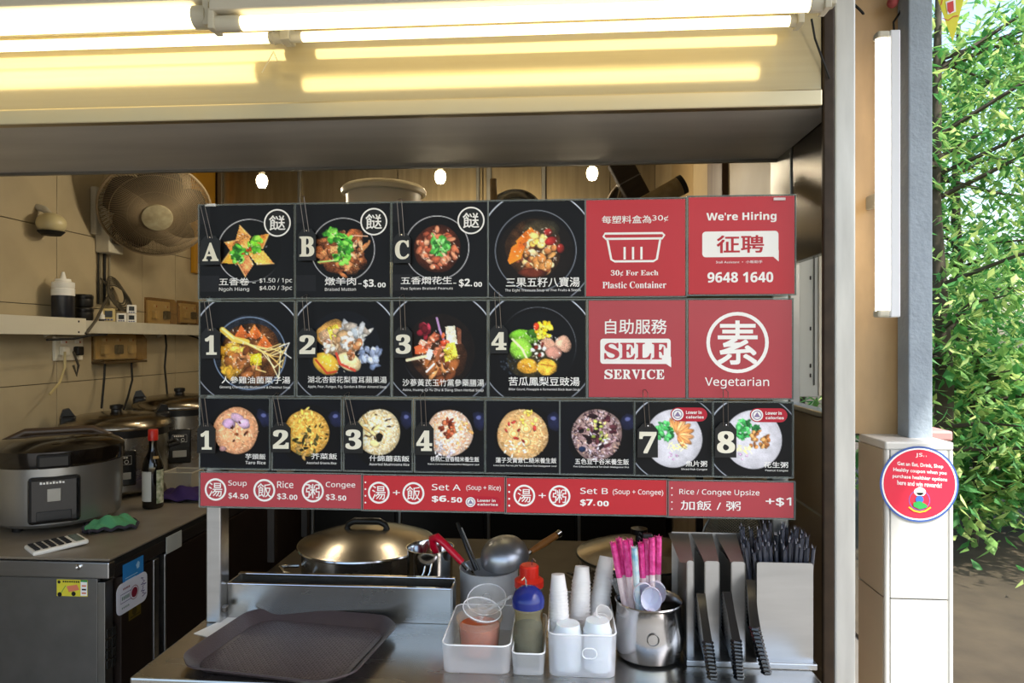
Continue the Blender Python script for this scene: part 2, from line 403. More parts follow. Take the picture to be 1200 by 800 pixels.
b = MB(); p = P(1046, 3, Y=1.59); b.sphere(p, .012, 12); b.sphere(p + Vector((.008, 0, .01)), .009, 10)
tag(b.obj('red_ribbon_knot', mat('faded_red', 'a04848', .8)), 'small faded red ribbon knot above the upright tube light', 'ribbon')
pd = snode('pedestal', (.756, 1.5, 0))
tl = mat('pedestal_tile', 'c9c8c2', .3, noise=.07, nscale=5); tl2 = mat('pedestal_tile_shade', 'b3a48c', .35, noise=.1, nscale=6)  # side tiles: same tile, shade of the side faces put into the colour
MB().lo((-.065, .008, 0), (.065, .13, 1.28)).obj('core', grout, pd)
for z0, z1 in ((.02, .466), (.468, .9535), (.9565, 1.27)):
    MB().lo((-.058, 0, z0), (.058, .008, z1), .001).obj('tile', tl, pd)
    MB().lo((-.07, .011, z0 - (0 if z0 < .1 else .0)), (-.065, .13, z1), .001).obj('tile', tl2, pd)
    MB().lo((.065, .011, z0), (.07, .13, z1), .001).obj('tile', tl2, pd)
for s in (-1, 1):
    M = Matrix.Translation((s * .0645, .0045, 0))
    MB().slab([(p[0] * .0055, p[1] * .0055) for p in circ(0, 0, 1, 12)], .02, 1.27, M=M).obj('corner_trim', tl, pd)
MB().lo((-.07, -.001, 1.270), (.07, .13, 1.288), .004).obj('cap_tile', tl, pd)
# health sticker on pedestal
sp = Print(.160, .160); th = thing('round_sticker', 'round red healthy-eating sticker on the white tiled pedestal', 'sticker', P(1077, 567, Y=1.4975))
MB().prism(circ(0, 0, .080, 48), -.0006, .0002).obj('sheet', mat('sticker_blue', '3c5a9c', .4), th)
sp.disc(.5, .5, .475, 1, 1, 48).disc(.5, .5, .455, 0, 2, 48)
sp.text('Get an Eat, Drink, Shop', .22, .205, .80, .265, .015, 1, 3, rot=.06); sp.text('Healthy coupon when you', .17, .285, .84, .345, .015, 1, 3, rot=.06)
sp.text('purchase healthier options', .16, .37, .85, .43, .015, 1, 3, rot=.06); sp.text('here and win rewards!', .22, .45, .78, .51, .015, 1, 3, rot=.06)
sp.text('JS', .45, .09, .54, .15, 0, 1, 3); sp.text('▪▫▪', .55, .12, .59, .14, 0, 1, 3)
sp.ring(.5, .71, .13, .008, 2, 3); sp.disc(.48, .60, .05, 1, 4); sp.disc(.53, .60, .05, 1, 4); sp.disc(.505, .59, .055, 1, 5); sp.rect(.455, .61, .555, .65, 1, 5)
sp.disc(.5, .70, .05, 2, 5); sp.poly([(.42, .74), (.5, .72), (.58, .76), (.6, .80), (.5, .83), (.42, .79)], 3, 6)
sp.band([(.36, .80), (.43, .85), (.5, .865), (.57, .85), (.64, .80)], .02, 4, 6)
sp.obj('print', [mat('sticker_red', 'd92b45', .35), ink_w, mat('sticker_blue2', '3566b8', .4), mat('sticker_green', '2f9a4a', .4), mat('sticker_yellow', 'ecc23a', .4)], th)
o = thing('red_post_box', 'narrow red metal post standing behind the tiled pedestal', 'post', (1.12, 1.95, 0))
MB().lo((-.21, -.05, .02), (-.09, .05, 1.235), .01).obj('body', mat('red_paint', 'c22a38', .45), o)
MB().lo((-.22, -.06, 1.235), (-.08, .06, 1.262), .006).obj('top', mat('pinkish_top', 'b98884', .5), o)
for x, y in ((-.15, -.03), (-.15, .03)): MB().lo((x - .02, y - .02, 0), (x + .02, y + .02, .02)).obj('foot', blackm, o)
# white metal box beyond the side opening
t = thing('wall_box', 'pale grey metal box mounted beyond the side opening right of the signs', 'box', (.625, 1.82, 1.358))
MB().lo((-.042, -.02, 0), (.034, .06, .385), .002).obj('body', mat('pale_box_paint', 'a9ada8', .5, noise=.06), t)
MB().lo((.034, -.022, .003), (.042, .06, .385), .001).obj('flange', offw, t)
MB().lo((.022, -.022, .03), (.024, -.0195, .36)).obj('seam', blackm, t)
for z in (.05, .075, .17, .30): MB().lo((.012, -.0215, z), (.016, -.0195, z + .01), .001).obj('slot', blackm, t)
# bunting flag
t = thing('bunting_flag', 'yellow triangular pennant hanging outside by the column', 'flag', P(1114, -4, Y=2.0))
fl = MB(); q = [(-.040, .01), (.040, .01), (.006, -.128)]; fl.prism(q, 0, .001); fl.obj('cloth', mat('yellow_flag', 'd6d43a', .7), t)
pf = Print(.07, .12); pf.poly([(.3, .12), (.68, .05), (.70, .36), (.38, .42)], 1, 1); pf.poly([(.36, .15), (.6, .1), (.62, .34), (.46, .40), (.37, .33)], 0, 2)
pf.band([(.17, .50), (.4, .56), (.6, .47), (.78, .46)], .035, 0, 2); pf.band([(.12, .2), (.2, .02)], .03, 0, 2)
pf.obj('print', [mat('flag_red', 'c8322e', .6), ink_w], t, (0, 0, -.06))
MB().tube([(-.12, 0, .012), (0, 0, .0), (.15, 0, .02)], .0018, 5).obj('string', offw, t)
# ================================================================== MENU BOARD
# small painter for the printed dish photographs (colour per grid point of the sheet)
class Art:
    def __init__(s, N, bg, seed=0, grad=.12):
        s.N = N; s.rs = np.random.RandomState(seed); g = (np.arange(N) + .5) / N
        s.X, s.Y = np.meshgrid(g, g); s.I = np.zeros((N, N, 3)) + np.array(s.c(bg))
        s.n1 = s.noise(5); s.n2 = s.noise(18); s.n3 = s.rs.rand(N, N) - .5
        s.I *= (1 + grad * s.n1[..., None] + .10 * s.n3[..., None])
    def c(s, h): return tuple(int(h[i:i + 2], 16) / 255 for i in (0, 2, 4)) if isinstance(h, str) else h
    def noise(s, k):
        a = s.rs.rand(k + 2, k + 2) * 2 - 1; t = (np.arange(s.N) + .5) / s.N * k; i = t.astype(int); f = t - i; f = f * f * (3 - 2 * f)
        r = a[i] * (1 - f)[:, None] + a[i + 1] * f[:, None]
        return r[:, i] * (1 - f) + r[:, i + 1] * f
    def put(s, al, col, sh=None):
        C = np.array(s.c(col)) * (np.ones((s.N, s.N, 1)) if sh is None else sh[..., None])
        s.I = s.I * (1 - al[..., None]) + C * al[..., None]
    def blob(s, cx, cy, rx, ry=None, ang=0, col='ffffff', rough=.12, shade=.3, tex=.12, al=1, edge=.35):
        ry = ry or rx; a = math.radians(ang); dx = s.X - cx; dy = s.Y - cy
        u = (dx * math.cos(a) + dy * math.sin(a)) / rx; v = (-dx * math.sin(a) + dy * math.cos(a)) / ry
        r = np.sqrt(u * u + v * v); ph = np.arctan2(v, u); b = 1.0
        if rough:
            b = 1 + sum(rough / k * math.sin(s.rs.rand() * 6) * np.sin(k * ph + s.rs.rand() * 6) for k in (2, 3, 5, 8))
        d = (b - r) * min(rx, ry) * s.N
        m = np.clip(d + .5, 0, 1) * al
        sh = 1 + shade * (-(u + v) * .35) - edge * np.clip(r, 0, 1) ** 4 + tex * (s.n3 * 1.2 + s.n2 * .8)
        s.put(m, col, sh); return s
    def ring(s, cx, cy, r, wd, col, a0=0, a1=360, al=1, ry=None):
        dx = s.X - cx; dy = (s.Y - cy) * (r / (ry or r)); d = np.sqrt(dx * dx + dy * dy); ph = np.degrees(np.arctan2(-dy, dx)) % 360
        span = (a1 - a0) % 360 or 360; t = ((ph - a0) % 360) / span; m = np.where(t <= 1, np.clip(4 * np.minimum(t, 1 - t) + (span == 360) * 1, 0, 1), 0)
        s.put(np.clip((wd / 2 - abs(d - r)) * s.N + .5, 0, 1) * al * m, col); return s
    def line(s, pts, wd, col, al=1):
        for (x0, y0), (x1, y1) in zip(pts, pts[1:]):
            L2 = (x1 - x0) ** 2 + (y1 - y0) ** 2 + 1e-9; t = np.clip(((s.X - x0) * (x1 - x0) + (s.Y - y0) * (y1 - y0)) / L2, 0, 1)
            d = np.hypot(s.X - x0 - t * (x1 - x0), s.Y - y0 - t * (y1 - y0)); s.put(np.clip((wd / 2 - d) * s.N + .6, 0, 1) * al, col)
        return s
    def poly(s, pts, col, shade=.2, tex=.15):
        m = np.zeros((s.N, s.N), bool); n = len(pts)
        for i in range(n):
            (x0, y0), (x1, y1) = pts[i], pts[(i + 1) % n]
            if y0 == y1: continue
            c = ((s.Y >= min(y0, y1)) & (s.Y < max(y0, y1))); xx = x0 + (s.Y - y0) / (y1 - y0) * (x1 - x0); m ^= c & (s.X < xx)
        s.put(m * 1., col, 1 + tex * (s.n3 * 1.3 + s.n2) + shade * s.n1); return s
    def many(s, n, cx, cy, r, size, cols, asp=.6, rough=.15, **k):
        for i in range(n):
            a = s.rs.rand() * 6.283; q = r * math.sqrt(s.rs.rand())
            s.blob(cx + q * math.cos(a), cy + q * math.sin(a), size * (.7 + .6 * s.rs.rand()), size * asp * (.7 + .6 * s.rs.rand()), s.rs.rand() * 180, cols[s.rs.randint(len(cols))], rough, **k)
        return s
    def spark(s, n, cx, cy, r, al=.75):
        return s.many(n, cx, cy, r, .0085, ('ffffff', 'fff4dc', 'f0ece4'), .45, .2, shade=0, edge=0, al=al)
    def leaves(s, cx, cy, r, n=26, cols=('3c8f2e', '5cb03a', '2a6e24', '7cc850')): return s.many(n, cx, cy, r, .035, cols, .65, .35, edge=.2)
    def rice(s, cx, cy, r, base, cols, n=420, L=.013):
        s.blob(cx, cy, r, r, 0, base, .05, .12, .1, edge=.25)
        for i in range(n):
            a = s.rs.rand() * 6.283; q = (r - .012) * math.sqrt(s.rs.rand()); x = cx + q * math.cos(a); y = cy + q * math.sin(a); b = s.rs.rand() * 3.14
            c = np.array(s.c(cols[s.rs.randint(len(cols))])) * (.8 + .35 * s.rs.rand()) * (1 - .25 * (q / r) ** 4)
            i0 = max(0, int((y - .03) * s.N)); i1 = int((y + .03) * s.N) + 1; j0 = max(0, int((x - .03) * s.N)); j1 = int((x + .03) * s.N) + 1
            X = s.X[i0:i1, j0:j1]; Y = s.Y[i0:i1, j0:j1]; t = np.clip((X - x) * math.cos(b) + (Y - y) * math.sin(b), -L, L)
            d = np.hypot(X - x - t * math.cos(b), Y - y - t * math.sin(b)); m = np.clip((.0065 - d) * s.N + .5, 0, 1)[..., None] * .85
            s.I[i0:i1, j0:j1] = s.I[i0:i1, j0:j1] * (1 - m) + np.clip(c, 0, 1) * m
        return s
    def build(s, name, W, H, parent):
        N = s.N; L_ = s.I.mean(-1, keepdims=True); s.I = s.I * (1 + .32 * np.clip((L_ - .16) * 5, 0, 1)); gx, gz = np.meshgrid(np.linspace(-W / 2, W / 2, N), np.linspace(H / 2, -H / 2, N))
        co = np.stack([gx, np.zeros_like(gx), gz], -1).reshape(-1, 3)
        i = np.arange(N * N).reshape(N, N); q = np.stack([i[:-1, :-1], i[1:, :-1], i[1:, 1:], i[:-1, 1:]], -1).reshape(-1, 4)
        me = bpy.data.meshes.new(name); me.vertices.add(N * N); me.vertices.foreach_set('co', co.ravel())
        me.loops.add(q.size); me.loops.foreach_set('vertex_index', q.ravel().astype(np.int32)); me.polygons.add(len(q))
        me.polygons.foreach_set('loop_start', np.arange(0, q.size, 4, dtype=np.int32)); me.update()
        C = np.clip(s.I, 0, 1) ; C = np.where(C <= .04045, C / 12.92, ((C + .055) / 1.055) ** 2.4)
        at = me.color_attributes.new('Col', 'FLOAT_COLOR', 'POINT')
        at.data.foreach_set('color', np.concatenate([C, np.ones((N, N, 1))], -1).astype(np.float32).ravel())
        me.materials.append(printm); me.validate()
        o = bpy.data.objects.new(name, me); COL.objects.link(o); o.parent = parent; return o
printm = mat('printed_photo', '808080', .3)
_b = printm.node_tree.nodes['Principled BSDF']; _a = printm.node_tree.nodes.new('ShaderNodeAttribute'); _a.attribute_name = 'Col'
printm.node_tree.links.new(_a.outputs['Color'], _b.inputs['Base Color']); _b.inputs['Coat Weight'].default_value = .0; _b.inputs['Specular IOR Level'].default_value = .25; _b.inputs['Roughness'].default_value = .42
redc = mat('red_card', 'c0242f', .4, coat=.05, noise=.06, nscale=6); redd = mat('red_card_glare', 'b23c46', .4, coat=.15, noise=.08, nscale=5)  # the second red is paled to carry glare in its colour
sleeve = clearmat('clear_sleeve', 'c9d0cc', .8, .15); edgec = clearmat('sleeve_edge', 'b4bbb8', .6, .15)

# --- frame of the board
t = thing('menu_rack', 'steel frame of posts and rails carrying the food signs above the counter', 'rack', (-.789, 1.49, CT))
for x in (0, 1.233): MB().lo((x, -.02, 0), (x + .034, .02, .925), .003).obj('post', steel, t)
railm = mat('greenish_rail', '6e6c58', .45, .4)
for z in (.722, .514, .352, .266): MB().lo((.034, -.018, z - .009 - .0), (1.233, -.012, z + .009), .001).obj('rail', railm, t)
for x in (1.233,): MB().lo((x - .006, -.028, 0), (x + .037, .024, .003), .001).obj('foot_plate', steel, t)
MB().box((.040, -.012, .03), (.012, .012, .014), .003).obj('bolt', wire, t)

def rowz(k): return [(1.796, 1.595), (1.5858, 1.3835), (1.3755, 1.2245), (1.2135, 1.141)][k]
def card(row, x0, x1, name, label, art=None, bgm=None, tilt=0, group=None, dz=0):
    zt, zb = rowz(row); ym = {0: 290, 1: 408, 2: 512, 3: 580}[row]
    a = P(x0, ym, Y=BY).x; b = P(x1, ym, Y=BY).x; W = b - a; H = zt - zb
    t = thing(name, label, 'sign', ((a + b) / 2, BY, (zt + zb) / 2 + dz), (0, tilt, 0), group)
    g = .0028
    s = MB().lo((-W / 2 - g, .0008, -H / 2 - g), (W / 2 + g, .0028, H / 2 + g)); s.obj('sleeve', sleeve, t)
    e = MB(); pts = [(-W / 2 - g, -H / 2 - g), (W / 2 + g, -H / 2 - g), (W / 2 + g, H / 2 + g), (-W / 2 - g, H / 2 + g)]
    for k in range(4):
        (xa_, za), (xb, zb_) = pts[k], pts[(k + 1) % 4]
        e.lo((min(xa_, xb) - .0006, -.0012, min(za, zb_) - .0006), (max(xa_, xb) + .0006, .003, max(za, zb_) + .0006))
    e.obj('sleeve_rim', edgec, t)
    if art is not None: art.build('dish_print', W, H, t)
    else: MB().lo((-W / 2, 0, -H / 2), (W / 2, .0007, H / 2)).obj('sheet', bgm, t)
    return t, Print(W, H)
BG = '101014'
def rimarcs(a, al=.75):
    a.ring(.5, .5, .61, .012, 'b9c0cc', 115, 160, al).ring(.5, .5, .61, .012, 'b9c0cc', 25, 60, al).ring(.5, .5, .61, .010, 'a9b0bc', 205, 245, al * .8).ring(.5, .5, .61, .010, 'a9b0bc', 300, 330, al * .8); return a
def glare(a): a.I[int(.76 * a.N):int(.93 * a.N), :int(.22 * a.N)] += .06; a.I[:int(.2 * a.N), :int(.12 * a.N)] += .05; return a
def badge(p):
    p.ring(.83, .195, .135, .016, 0, 1); p.disc(.83, .195, .125, 1, 0); p.text('餸', .745, .115, .915, .275, .008, 0, 2)
# A
N = 132
N = 140; a = Art(N, BG, 1); a.blob(.53, .49, .335, .335, 0, '0c0c0e', 0, 0, .02, edge=0).ring(.53, .49, .335, .008, 'd8d8dc', 20, 330, .9)
C = (.5, .5)
for tx, ty, c in ((.43, .22, 'd08a48'), (.74, .31, 'cf7c34'), (.79, .63, 'c9793a'), (.49, .77, 'c7774a'), (.24, .62, 'd37c2a'), (.27, .40, 'cf7a3c')):
    dx, dy = tx - C[0], ty - C[1]; L = math.hypot(dx, dy); nx, ny = -dy / L * .082, dx / L * .082; mx, my = C[0] + dx * .5, C[1] + dy * .5
    a.poly([(C[0], C[1]), (mx + nx, my + ny), (tx, ty), (mx - nx, my - ny)], c, .25, .35)
    a.line([(mx + nx, my + ny), (tx, ty)], .012, 'efb877', .7)
a.leaves(.43, .52, .09, 22).leaves(.60, .43, .08, 18, ('6cb52e', '8fd048', '4d9a2c')).many(5, .5, .5, .05, .02, ('a8401c',)); a.spark(26, .5, .5, .22); glare(a)
t, p = card(0, 234, 344, 'menu_card', 'dish sign with star of fried rolls, marked A, top left corner', a)
badge(p); p.text('五香卷', .21, .785, .53, .865, .01).text(sn('Ngoh Hiang'), .21, .885, .53, .935, .004).text('-', .565, .835, .60, .842).text(sn('$1.50 / 1pc'), .64, .79, .985, .85, .006).text(sn('$4.00 / 3pc'), .64, .872, .985, .93, .006)
p.obj('lettering', [ink_w, ink_k], t)
# B
a = Art(N, BG, 2); a.blob(.5, .49, .335, .335, 0, '0b0b0d', 0, 0, .02, edge=0).ring(.5, .49, .335, .008, 'd8d8dc', 0, 360, .8)
mc = ('a8683e', '8c4f2c', 'c08858', '6e3c22', 'b9764a', 'd0a07a')
for x, y, rx, ry, an in ((.30, .42, .09, .05, 10), (.26, .50, .07, .06, 0), (.33, .55, .09, .06, 30), (.62, .36, .11, .08, 20), (.66, .60, .10, .10, 0), (.42, .67, .12, .07, 0), (.58, .68, .10, .07, 10), (.40, .47, .1, .07, 0), (.72, .47, .09, .025, -40), (.52, .5, .12, .1, 0)):
    a.blob(x, y, rx, ry, an, mc[int(x * 50) % 6], .3, .5, .4)
a.many(60, .48, .53, .24, .045, mc, .5, .3, tex=.3).line([(.66, .56), (.77, .43), (.78, .40)], .02, 'a07048').line([(.76, .35), (.62, .34)], .01, 'c8a088')
a.leaves(.38, .33, .07, 16).leaves(.5, .42, .09, 24).leaves(.5, .56, .08, 18).leaves(.56, .50, .05, 10).line([(.24, .62), (.45, .6)], .014, '9cc068'); a.spark(26, .5, .5, .22); glare(a)
t, p = card(0, 347, 457, 'menu_card', 'dish sign with shredded mutton under coriander, marked B', a)
badge(p); p.text('燉羊肉', .31, .785, .64, .87, .01).text(sn('Braised Mutton'), .31, .895, .64, .93, .004).text('-', .665, .852, .70, .86).text(sb('$3.'), .72, .81, .85, .90, .012).text(sb('00'), .87, .845, .955, .895, .008)
p.obj('lettering', [ink_w, ink_k], t)
# C
a = Art(N, BG, 3); a.blob(.47, .48, .335, .335, 0, '0b0b0d', 0, 0, .02, edge=0).ring(.47, .48, .335, .008, 'd8d8dc', 0, 360, .8).blob(.475, .49, .245, .25, 0, '5c2a1a', .05, .2, .2)
a.many(70, .475, .49, .205, .042, ('b8694a', 'a4543a', 'c98464', '8c4430', 'd39a7c'), .62, .05, shade=.5)
a.leaves(.50, .46, .095, 34, ('3f8f3a', '58b04e', '2f7030', '7cc470')).line([(.42, .33), (.5, .45)], .016, '7cb060'); a.spark(26, .5, .5, .22); glare(a)
t, p = card(0, 460, 571, 'menu_card', 'dish sign with braised peanuts and a green sprig, marked C', a)
badge(p); p.text('五香燜花生', .09, .785, .63, .865, .01).text(sn('Five Spices Braised Peanuts'), .09, .895, .64, .93, .003).text('-', .645, .852, .675, .86).text(sb('$2.'), .705, .81, .84, .90, .012).text(sb('00'), .86, .845, .945, .895, .008)
p.obj('lettering', [ink_w, ink_k], t)
# eight treasure soup
a = Art(N, '0d0d11', 4); rimarcs(a, .9).ring(.49, .52, .42, .010, '7d838e', 0, 360, .8).blob(.49, .54, .40, .38, 0, '1d1613', .02, 0, .1, edge=.2)
a.blob(.47, .50, .30, .30, 0, '5a3a22', .08, 0, .3, .8).blob(.55, .30, .2, .1, 0, '4a4a38', .1, 0, .2, .6)
a.many(60, .50, .55, .21, .042, ('c08a50', 'a86a3c', 'd8b078', '8c4a2c', 'e0c898', 'b47444'), .75, .1, shade=.5)
a.poly([(.28, .42), (.44, .27), (.48, .31), (.44, .40), (.32, .47)], 'ee7a28').poly([(.20, .62), (.24, .48), (.33, .42), (.38, .48), (.34, .60), (.22, .66)], 'ea6e22')
a.many(9, .52, .42, .07, .04, ('e8c878', 'd8b058', 'efd898'), .8).blob(.65, .42, .065, .045, -20, 'a02a28', .05, .5).blob(.62, .33, .045, .04, 0, '9c2c28', .05, .5).blob(.75, .5, .04, .05, 0, '8c2a24', .1, .5)
a.many(5, .55, .64, .08, .055, ('c88a4c', 'b87840'), .9).blob(.46, .75, .14, .05, 0, '6c3020', .2, .2)
a.spark(60, .5, .5, .24)
t, p = card(0, 573, 685, 'menu_card', 'unmarked dish sign of brown bean and carrot soup, top row', a)
p.text('三果五籽八寶湯', .18, .80, .95, .90, .01).text(sn('The Eight Treasure Soup w/ Five Fruits & Seeds'), .17, .92, .96, .955, .003); p.obj('lettering', [ink_w], t)
# plastic container sign
t, p = card(0, 687, 803, 'notice_sign', 'red sign charging 30 cents per plastic container', None, redc)
p.text('每塑料盒為', .16, .165, .66, .245, .008).text('30¢', .67, .165, .83, .235)
p.band([(.19, .35), (.77, .35), (.79, .37), (.77, .405), (.20, .405), (.175, .38)], .022, closed=True)
p.band([(.215, .41), (.255, .62), (.29, .64), (.68, .64), (.715, .62), (.75, .41)], .022)
for x in (.39, .475, .56): p.band([(x, .49), (x, .62)], .022)
p.text(ser('30¢ For Each'), .25, .73, .73, .80).text(ser('Plastic Container'), .165, .85, .81, .92); p.obj('lettering', [ink_w], t)
# hiring
t, p = card(0, 807, 931, 'notice_sign', "red hiring sign at the top right corner of the board", None, redc, dz=.003)
p.text(sb("We're Hiring"), .17, .16, .83, .265, .008)
p.poly(rrect(.13, .355, .85, .62, .035) , 0); p.poly([(.78, .60), (.852, .55), (.852, .67)], 0, .3)
p.text('征聘', .27, .40, .71, .575, .016, 1, 1).text('Stall Assistant  •  小販助手', .26, .655, .70, .685, .003).text(sb('9648 1640'), .18, .775, .80, .88, .008); p.obj('lettering', [ink_w, ink_r], t)
# row 2 -------------------------------------------------
a = Art(N, '0c0c10', 11); rimarcs(a, .9).blob(.53, .55, .39, .41, 0, '20242e', .02, 0, .5, edge=.1).ring(.53, .55, .385, .012, '6d7e98', 0, 360, .9)
a.blob(.55, .56, .33, .33, 0, '6a4020', .08, 0, .4, edge=.5).blob(.35, .63, .12, .22, 0, 'b88a30', .2, .3, .3)
for q in ((.44, .32), (.58, .31), (.68, .42)): a.poly([(q[0] - .08, q[1] + .06), (q[0], q[1] - .07), (q[0] + .09, q[1] + .05), (q[0] + .02, q[1] + .09)], 'e07032', .2, .2)
a.many(14, .36, .60, .13, .07, ('c8902c', 'a86c28', 'e0b050', '8c5424'), .6, .3).many(14, .50, .66, .14, .06, ('9c6034', '744020', 'b87c4c'), .5, .3)
a.poly([(.53, .56), (.66, .55), (.66, .68), (.54, .68)], 'dcb428', .1, .5).many(8, .29, .75, .05, .04, ('d8a838', 'c09030'), .7)
a.line([(.24, .30), (.36, .40), (.5, .43)], .06, 'c9a848').line([(.24, .29), (.36, .39)], .02, 'e8d088')
for k in range(11): a.line([(.36, .38), (.55 + .02 * k, .46 + .012 * k), (.72 + .015 * k, .5 + .02 * k * (k % 3)), (.86 + .02 * (k % 4), .45 + .035 * (k % 6))], .009, ('dcc080', 'c8a860', 'f0dcaa')[k % 3], .9)
a.line([(.62, .6), (.6, .72), (.7, .75)], .01, 'd8b878').line([(.85, .48), (.95, .44), (.9, .55), (.97, .6)], .008, 'f0e8d8')
a.spark(60, .5, .52, .27)
t, p = card(1, 235, 344, 'menu_card', 'soup dish sign with carrots, mushrooms and ginseng roots, marked 1', a)
p.text('人參雞油菌栗子湯', .23, .80, .965, .875, .008).text(sn('Ginseng Chanterelle Mushroom & Chestnut Soup'), .21, .90, .965, .935, .003); p.obj('lettering', [ink_w], t)
a = Art(N, '0b0b0f', 12); rimarcs(a, .9).blob(.5, .5, .40, .40, 0, '10121a', 0, 0, .1, edge=0)
a.blob(.36, .33, .17, .12, -20, 'b98a48', .2, .3, .2).blob(.45, .43, .2, .15, 10, 'a8886a', .3, .3, .3).poly([(.32, .28), (.43, .24), (.46, .35), (.36, .41)], 'ddb83a', .1, .5)
a.many(26, .62, .36, .15, .055, ('b9bcc0', '98a0a8', 'd6d4cc', 'a89c90'), .6, .4, al=.9).many(24, .78, .58, .11, .05, ('8c98b4', 'b0bcd4', '7080a0', 'c8d0e0'), .6, .4, al=.85)
a.many(12, .45, .38, .11, .05, ('b89870', 'cbb494', 'a07c58'), .55, .3).blob(.31, .66, .15, .11, 35, 'd8a83c', .05, .4).line([(.2, .62), (.32, .76), (.42, .74)], .02, 'a83c24')
a.blob(.56, .64, .14, .09, 25, 'e8cc98', .05, .4).line([(.42, .55), (.46, .66), (.62, .73)], .025, 'b04030').many(8, .62, .5, .1, .045, ('b0784c', '9c6440', 'c89468'), .85, .05, shade=.5)
a.many(10, .34, .47, .07, .03, ('e8dccc', '9c7058', 'f0e8e0'), .7).many(6, .55, .42, .08, .04, ('e8e4da', 'f4efe6'), .5)
a.spark(60, .5, .5, .27)
t, p = card(1, 349, 457, 'menu_card', 'soup dish sign with apple wedges and white fungus, marked 2', a)
p.text('湖北杏銀花梨雪耳蘋果湯', .11, .795, .965, .865, .006).text(sn('Apple, Pear, Fungus, Fig, Gordon & Bitter Almond Soup'), .11, .89, .965, .925, .003); p.obj('lettering', [ink_w], t)
a = Art(N, '0c0b0e', 13); rimarcs(a, .9).blob(.5, .52, .38, .38, 0, '1c1412', .02, 0, .2, edge=.1).ring(.5, .52, .40, .01, '5c5a60', 200, 330, .8).blob(.5, .6, .29, .25, 0, '4a2c1c', .1, 0, .3)
a.many(14, .48, .70, .17, .08, ('b07040', '96582e', 'c88a54', '7c4426'), .6, .3).poly([(.56, .27), (.66, .26), (.69, .45), (.58, .45)], 'e8dcc0').poly([(.68, .27), (.73, .3), (.73, .45), (.69, .45)], '7c4c38')
a.poly([(.53, .46), (.66, .43), (.70, .60), (.56, .64)], 'e6bc3c', .1, .6).many(9, .36, .32, .08, .045, ('8c2030', 'a8344a', '6c1824'), .7).poly([(.23, .48), (.36, .43), (.40, .54), (.24, .56)], 'dc5a34')
a.poly([(.30, .40), (.42, .45), (.40, .50), (.27, .45)], 'e8a088').poly([(.38, .50), (.44, .52), (.40, .62), (.34, .6)], 'e8dcc8').many(14, .45, .47, .12, .045, ('c87858', 'b05c40', 'd89880', '9c4c34'), .5, .3)
a.line([(.47, .18), (.50, .3), (.54, .4)], .022, '9878a0').line([(.47, .62), (.50, .52)], .035, '8c5030').line([(.15, .62), (.35, .58)], .03, 'd8c0a0').line([(.36, .74), (.44, .66)], .02, 'f0e8e0').many(5, .53, .40, .07, .03, ('e86840', 'd85030'), .7)
a.spark(60, .5, .52, .25)
t, p = card(1, 461, 570, 'menu_card', 'herbal soup dish sign with corn and red dates, marked 3', a)
p.text('沙蔘黃芪玉竹黨參藥膳湯', .10, .82, .975, .895, .006).text(sn('Astra, Huang Qi Yu Zhu & Dang Shen Herbal Soup'), .10, .92, .97, .955, .003); p.obj('lettering', [ink_w], t)
a = Art(N, '0b0b0e', 14); rimarcs(a, .9).blob(.5, .5, .41, .38, 0, '0d0e12', 0, 0, .1, edge=0).ring(.5, .47, .40, .008, '6c7078', 330, 150, .8).blob(.45, .6, .28, .2, 0, '3a3420', .15, 0, .4)
a.blob(.36, .38, .15, .08, 12, '6aa62e', .15, .4, .2).blob(.33, .50, .13, .11, 30, '86c040', .2, .4, .2).line([(.24, .40), (.34, .5), (.4, .62)], .02, 'd0e8a0').blob(.46, .34, .06, .05, 0, '3c7020', .2)
a.many(34, .57, .31, .085, .025, ('f2d028', 'e4b820', 'f8e050'), .9).blob(.49, .27, .03, .04, 0, 'd84020', .1).blob(.61, .46, .085, .07, 30, 'c89880', .15, .4, .2).blob(.77, .45, .08, .09, 0, 'd0a088', .2, .4, .2).blob(.67, .54, .08, .07, 0, 'b88474', .2, .4)
a.many(14, .52, .50, .07, .02, ('e0e0d8', 'c82c18', 'f0ece0', '7c2c20'), .9).blob(.40, .68, .11, .08, 10, 'd89c34', .1, .4, .25).blob(.60, .69, .10, .09, -10, 'e0a83c', .1, .4, .25).line([(.34, .66), (.44, .70)], .012, 'a06820').line([(.54, .66), (.66, .68)], .012, 'a06820').many(20, .2, .68, .1, .012, ('3a4450', '566070'), .9, al=.6)
a.spark(50, .5, .5, .24)
t, p = card(1, 574, 686, 'menu_card', 'soup dish sign with leafy greens, corn and mushrooms, marked 4', a)
p.text('苦瓜鳳梨豆豉湯', .20, .795, .94, .885, .01).text(sn('Bitter Gourd, Pineapple & Fermented Black Bean Soup'), .20, .91, .94, .94, .003); p.obj('lettering', [ink_w], t)
t, p = card(1, 690, 803, 'notice_sign', 'red self service sign paled by painted glare, between soup and vegetarian signs', None, redd)
p.text('自助服務', .17, .195, .81, .345, .008)
p.poly(rrect(.12, .395, .85, .655, .03), 0); p.poly([(.78, .64), (.855, .58), (.855, .69)], 0, .3)
for i, ch in enumerate('SELF'): p.text(ser(ch), .165 + .165 * i, .44, .165 + .165 * i + .15, .605, .012, 1, 1)
for i, ch in enumerate('SERVICE'):
    x = .165 + .095 * i - (.035 if i > 4 else 0); p.text(ser(ch), x, .715, x + (.045 if ch == 'I' else .083), .81, .014)
p.obj('lettering', [ink_w, mat('self_red', 'b83c46', .4)], t)
t, p = card(1, 807, 928, 'notice_sign', 'red round-emblem sign reading Vegetarian, paled by painted glare', None, redd)
p.ring(.475, .435, .285, .035).text('素', .285, .215, .665, .655, .012)
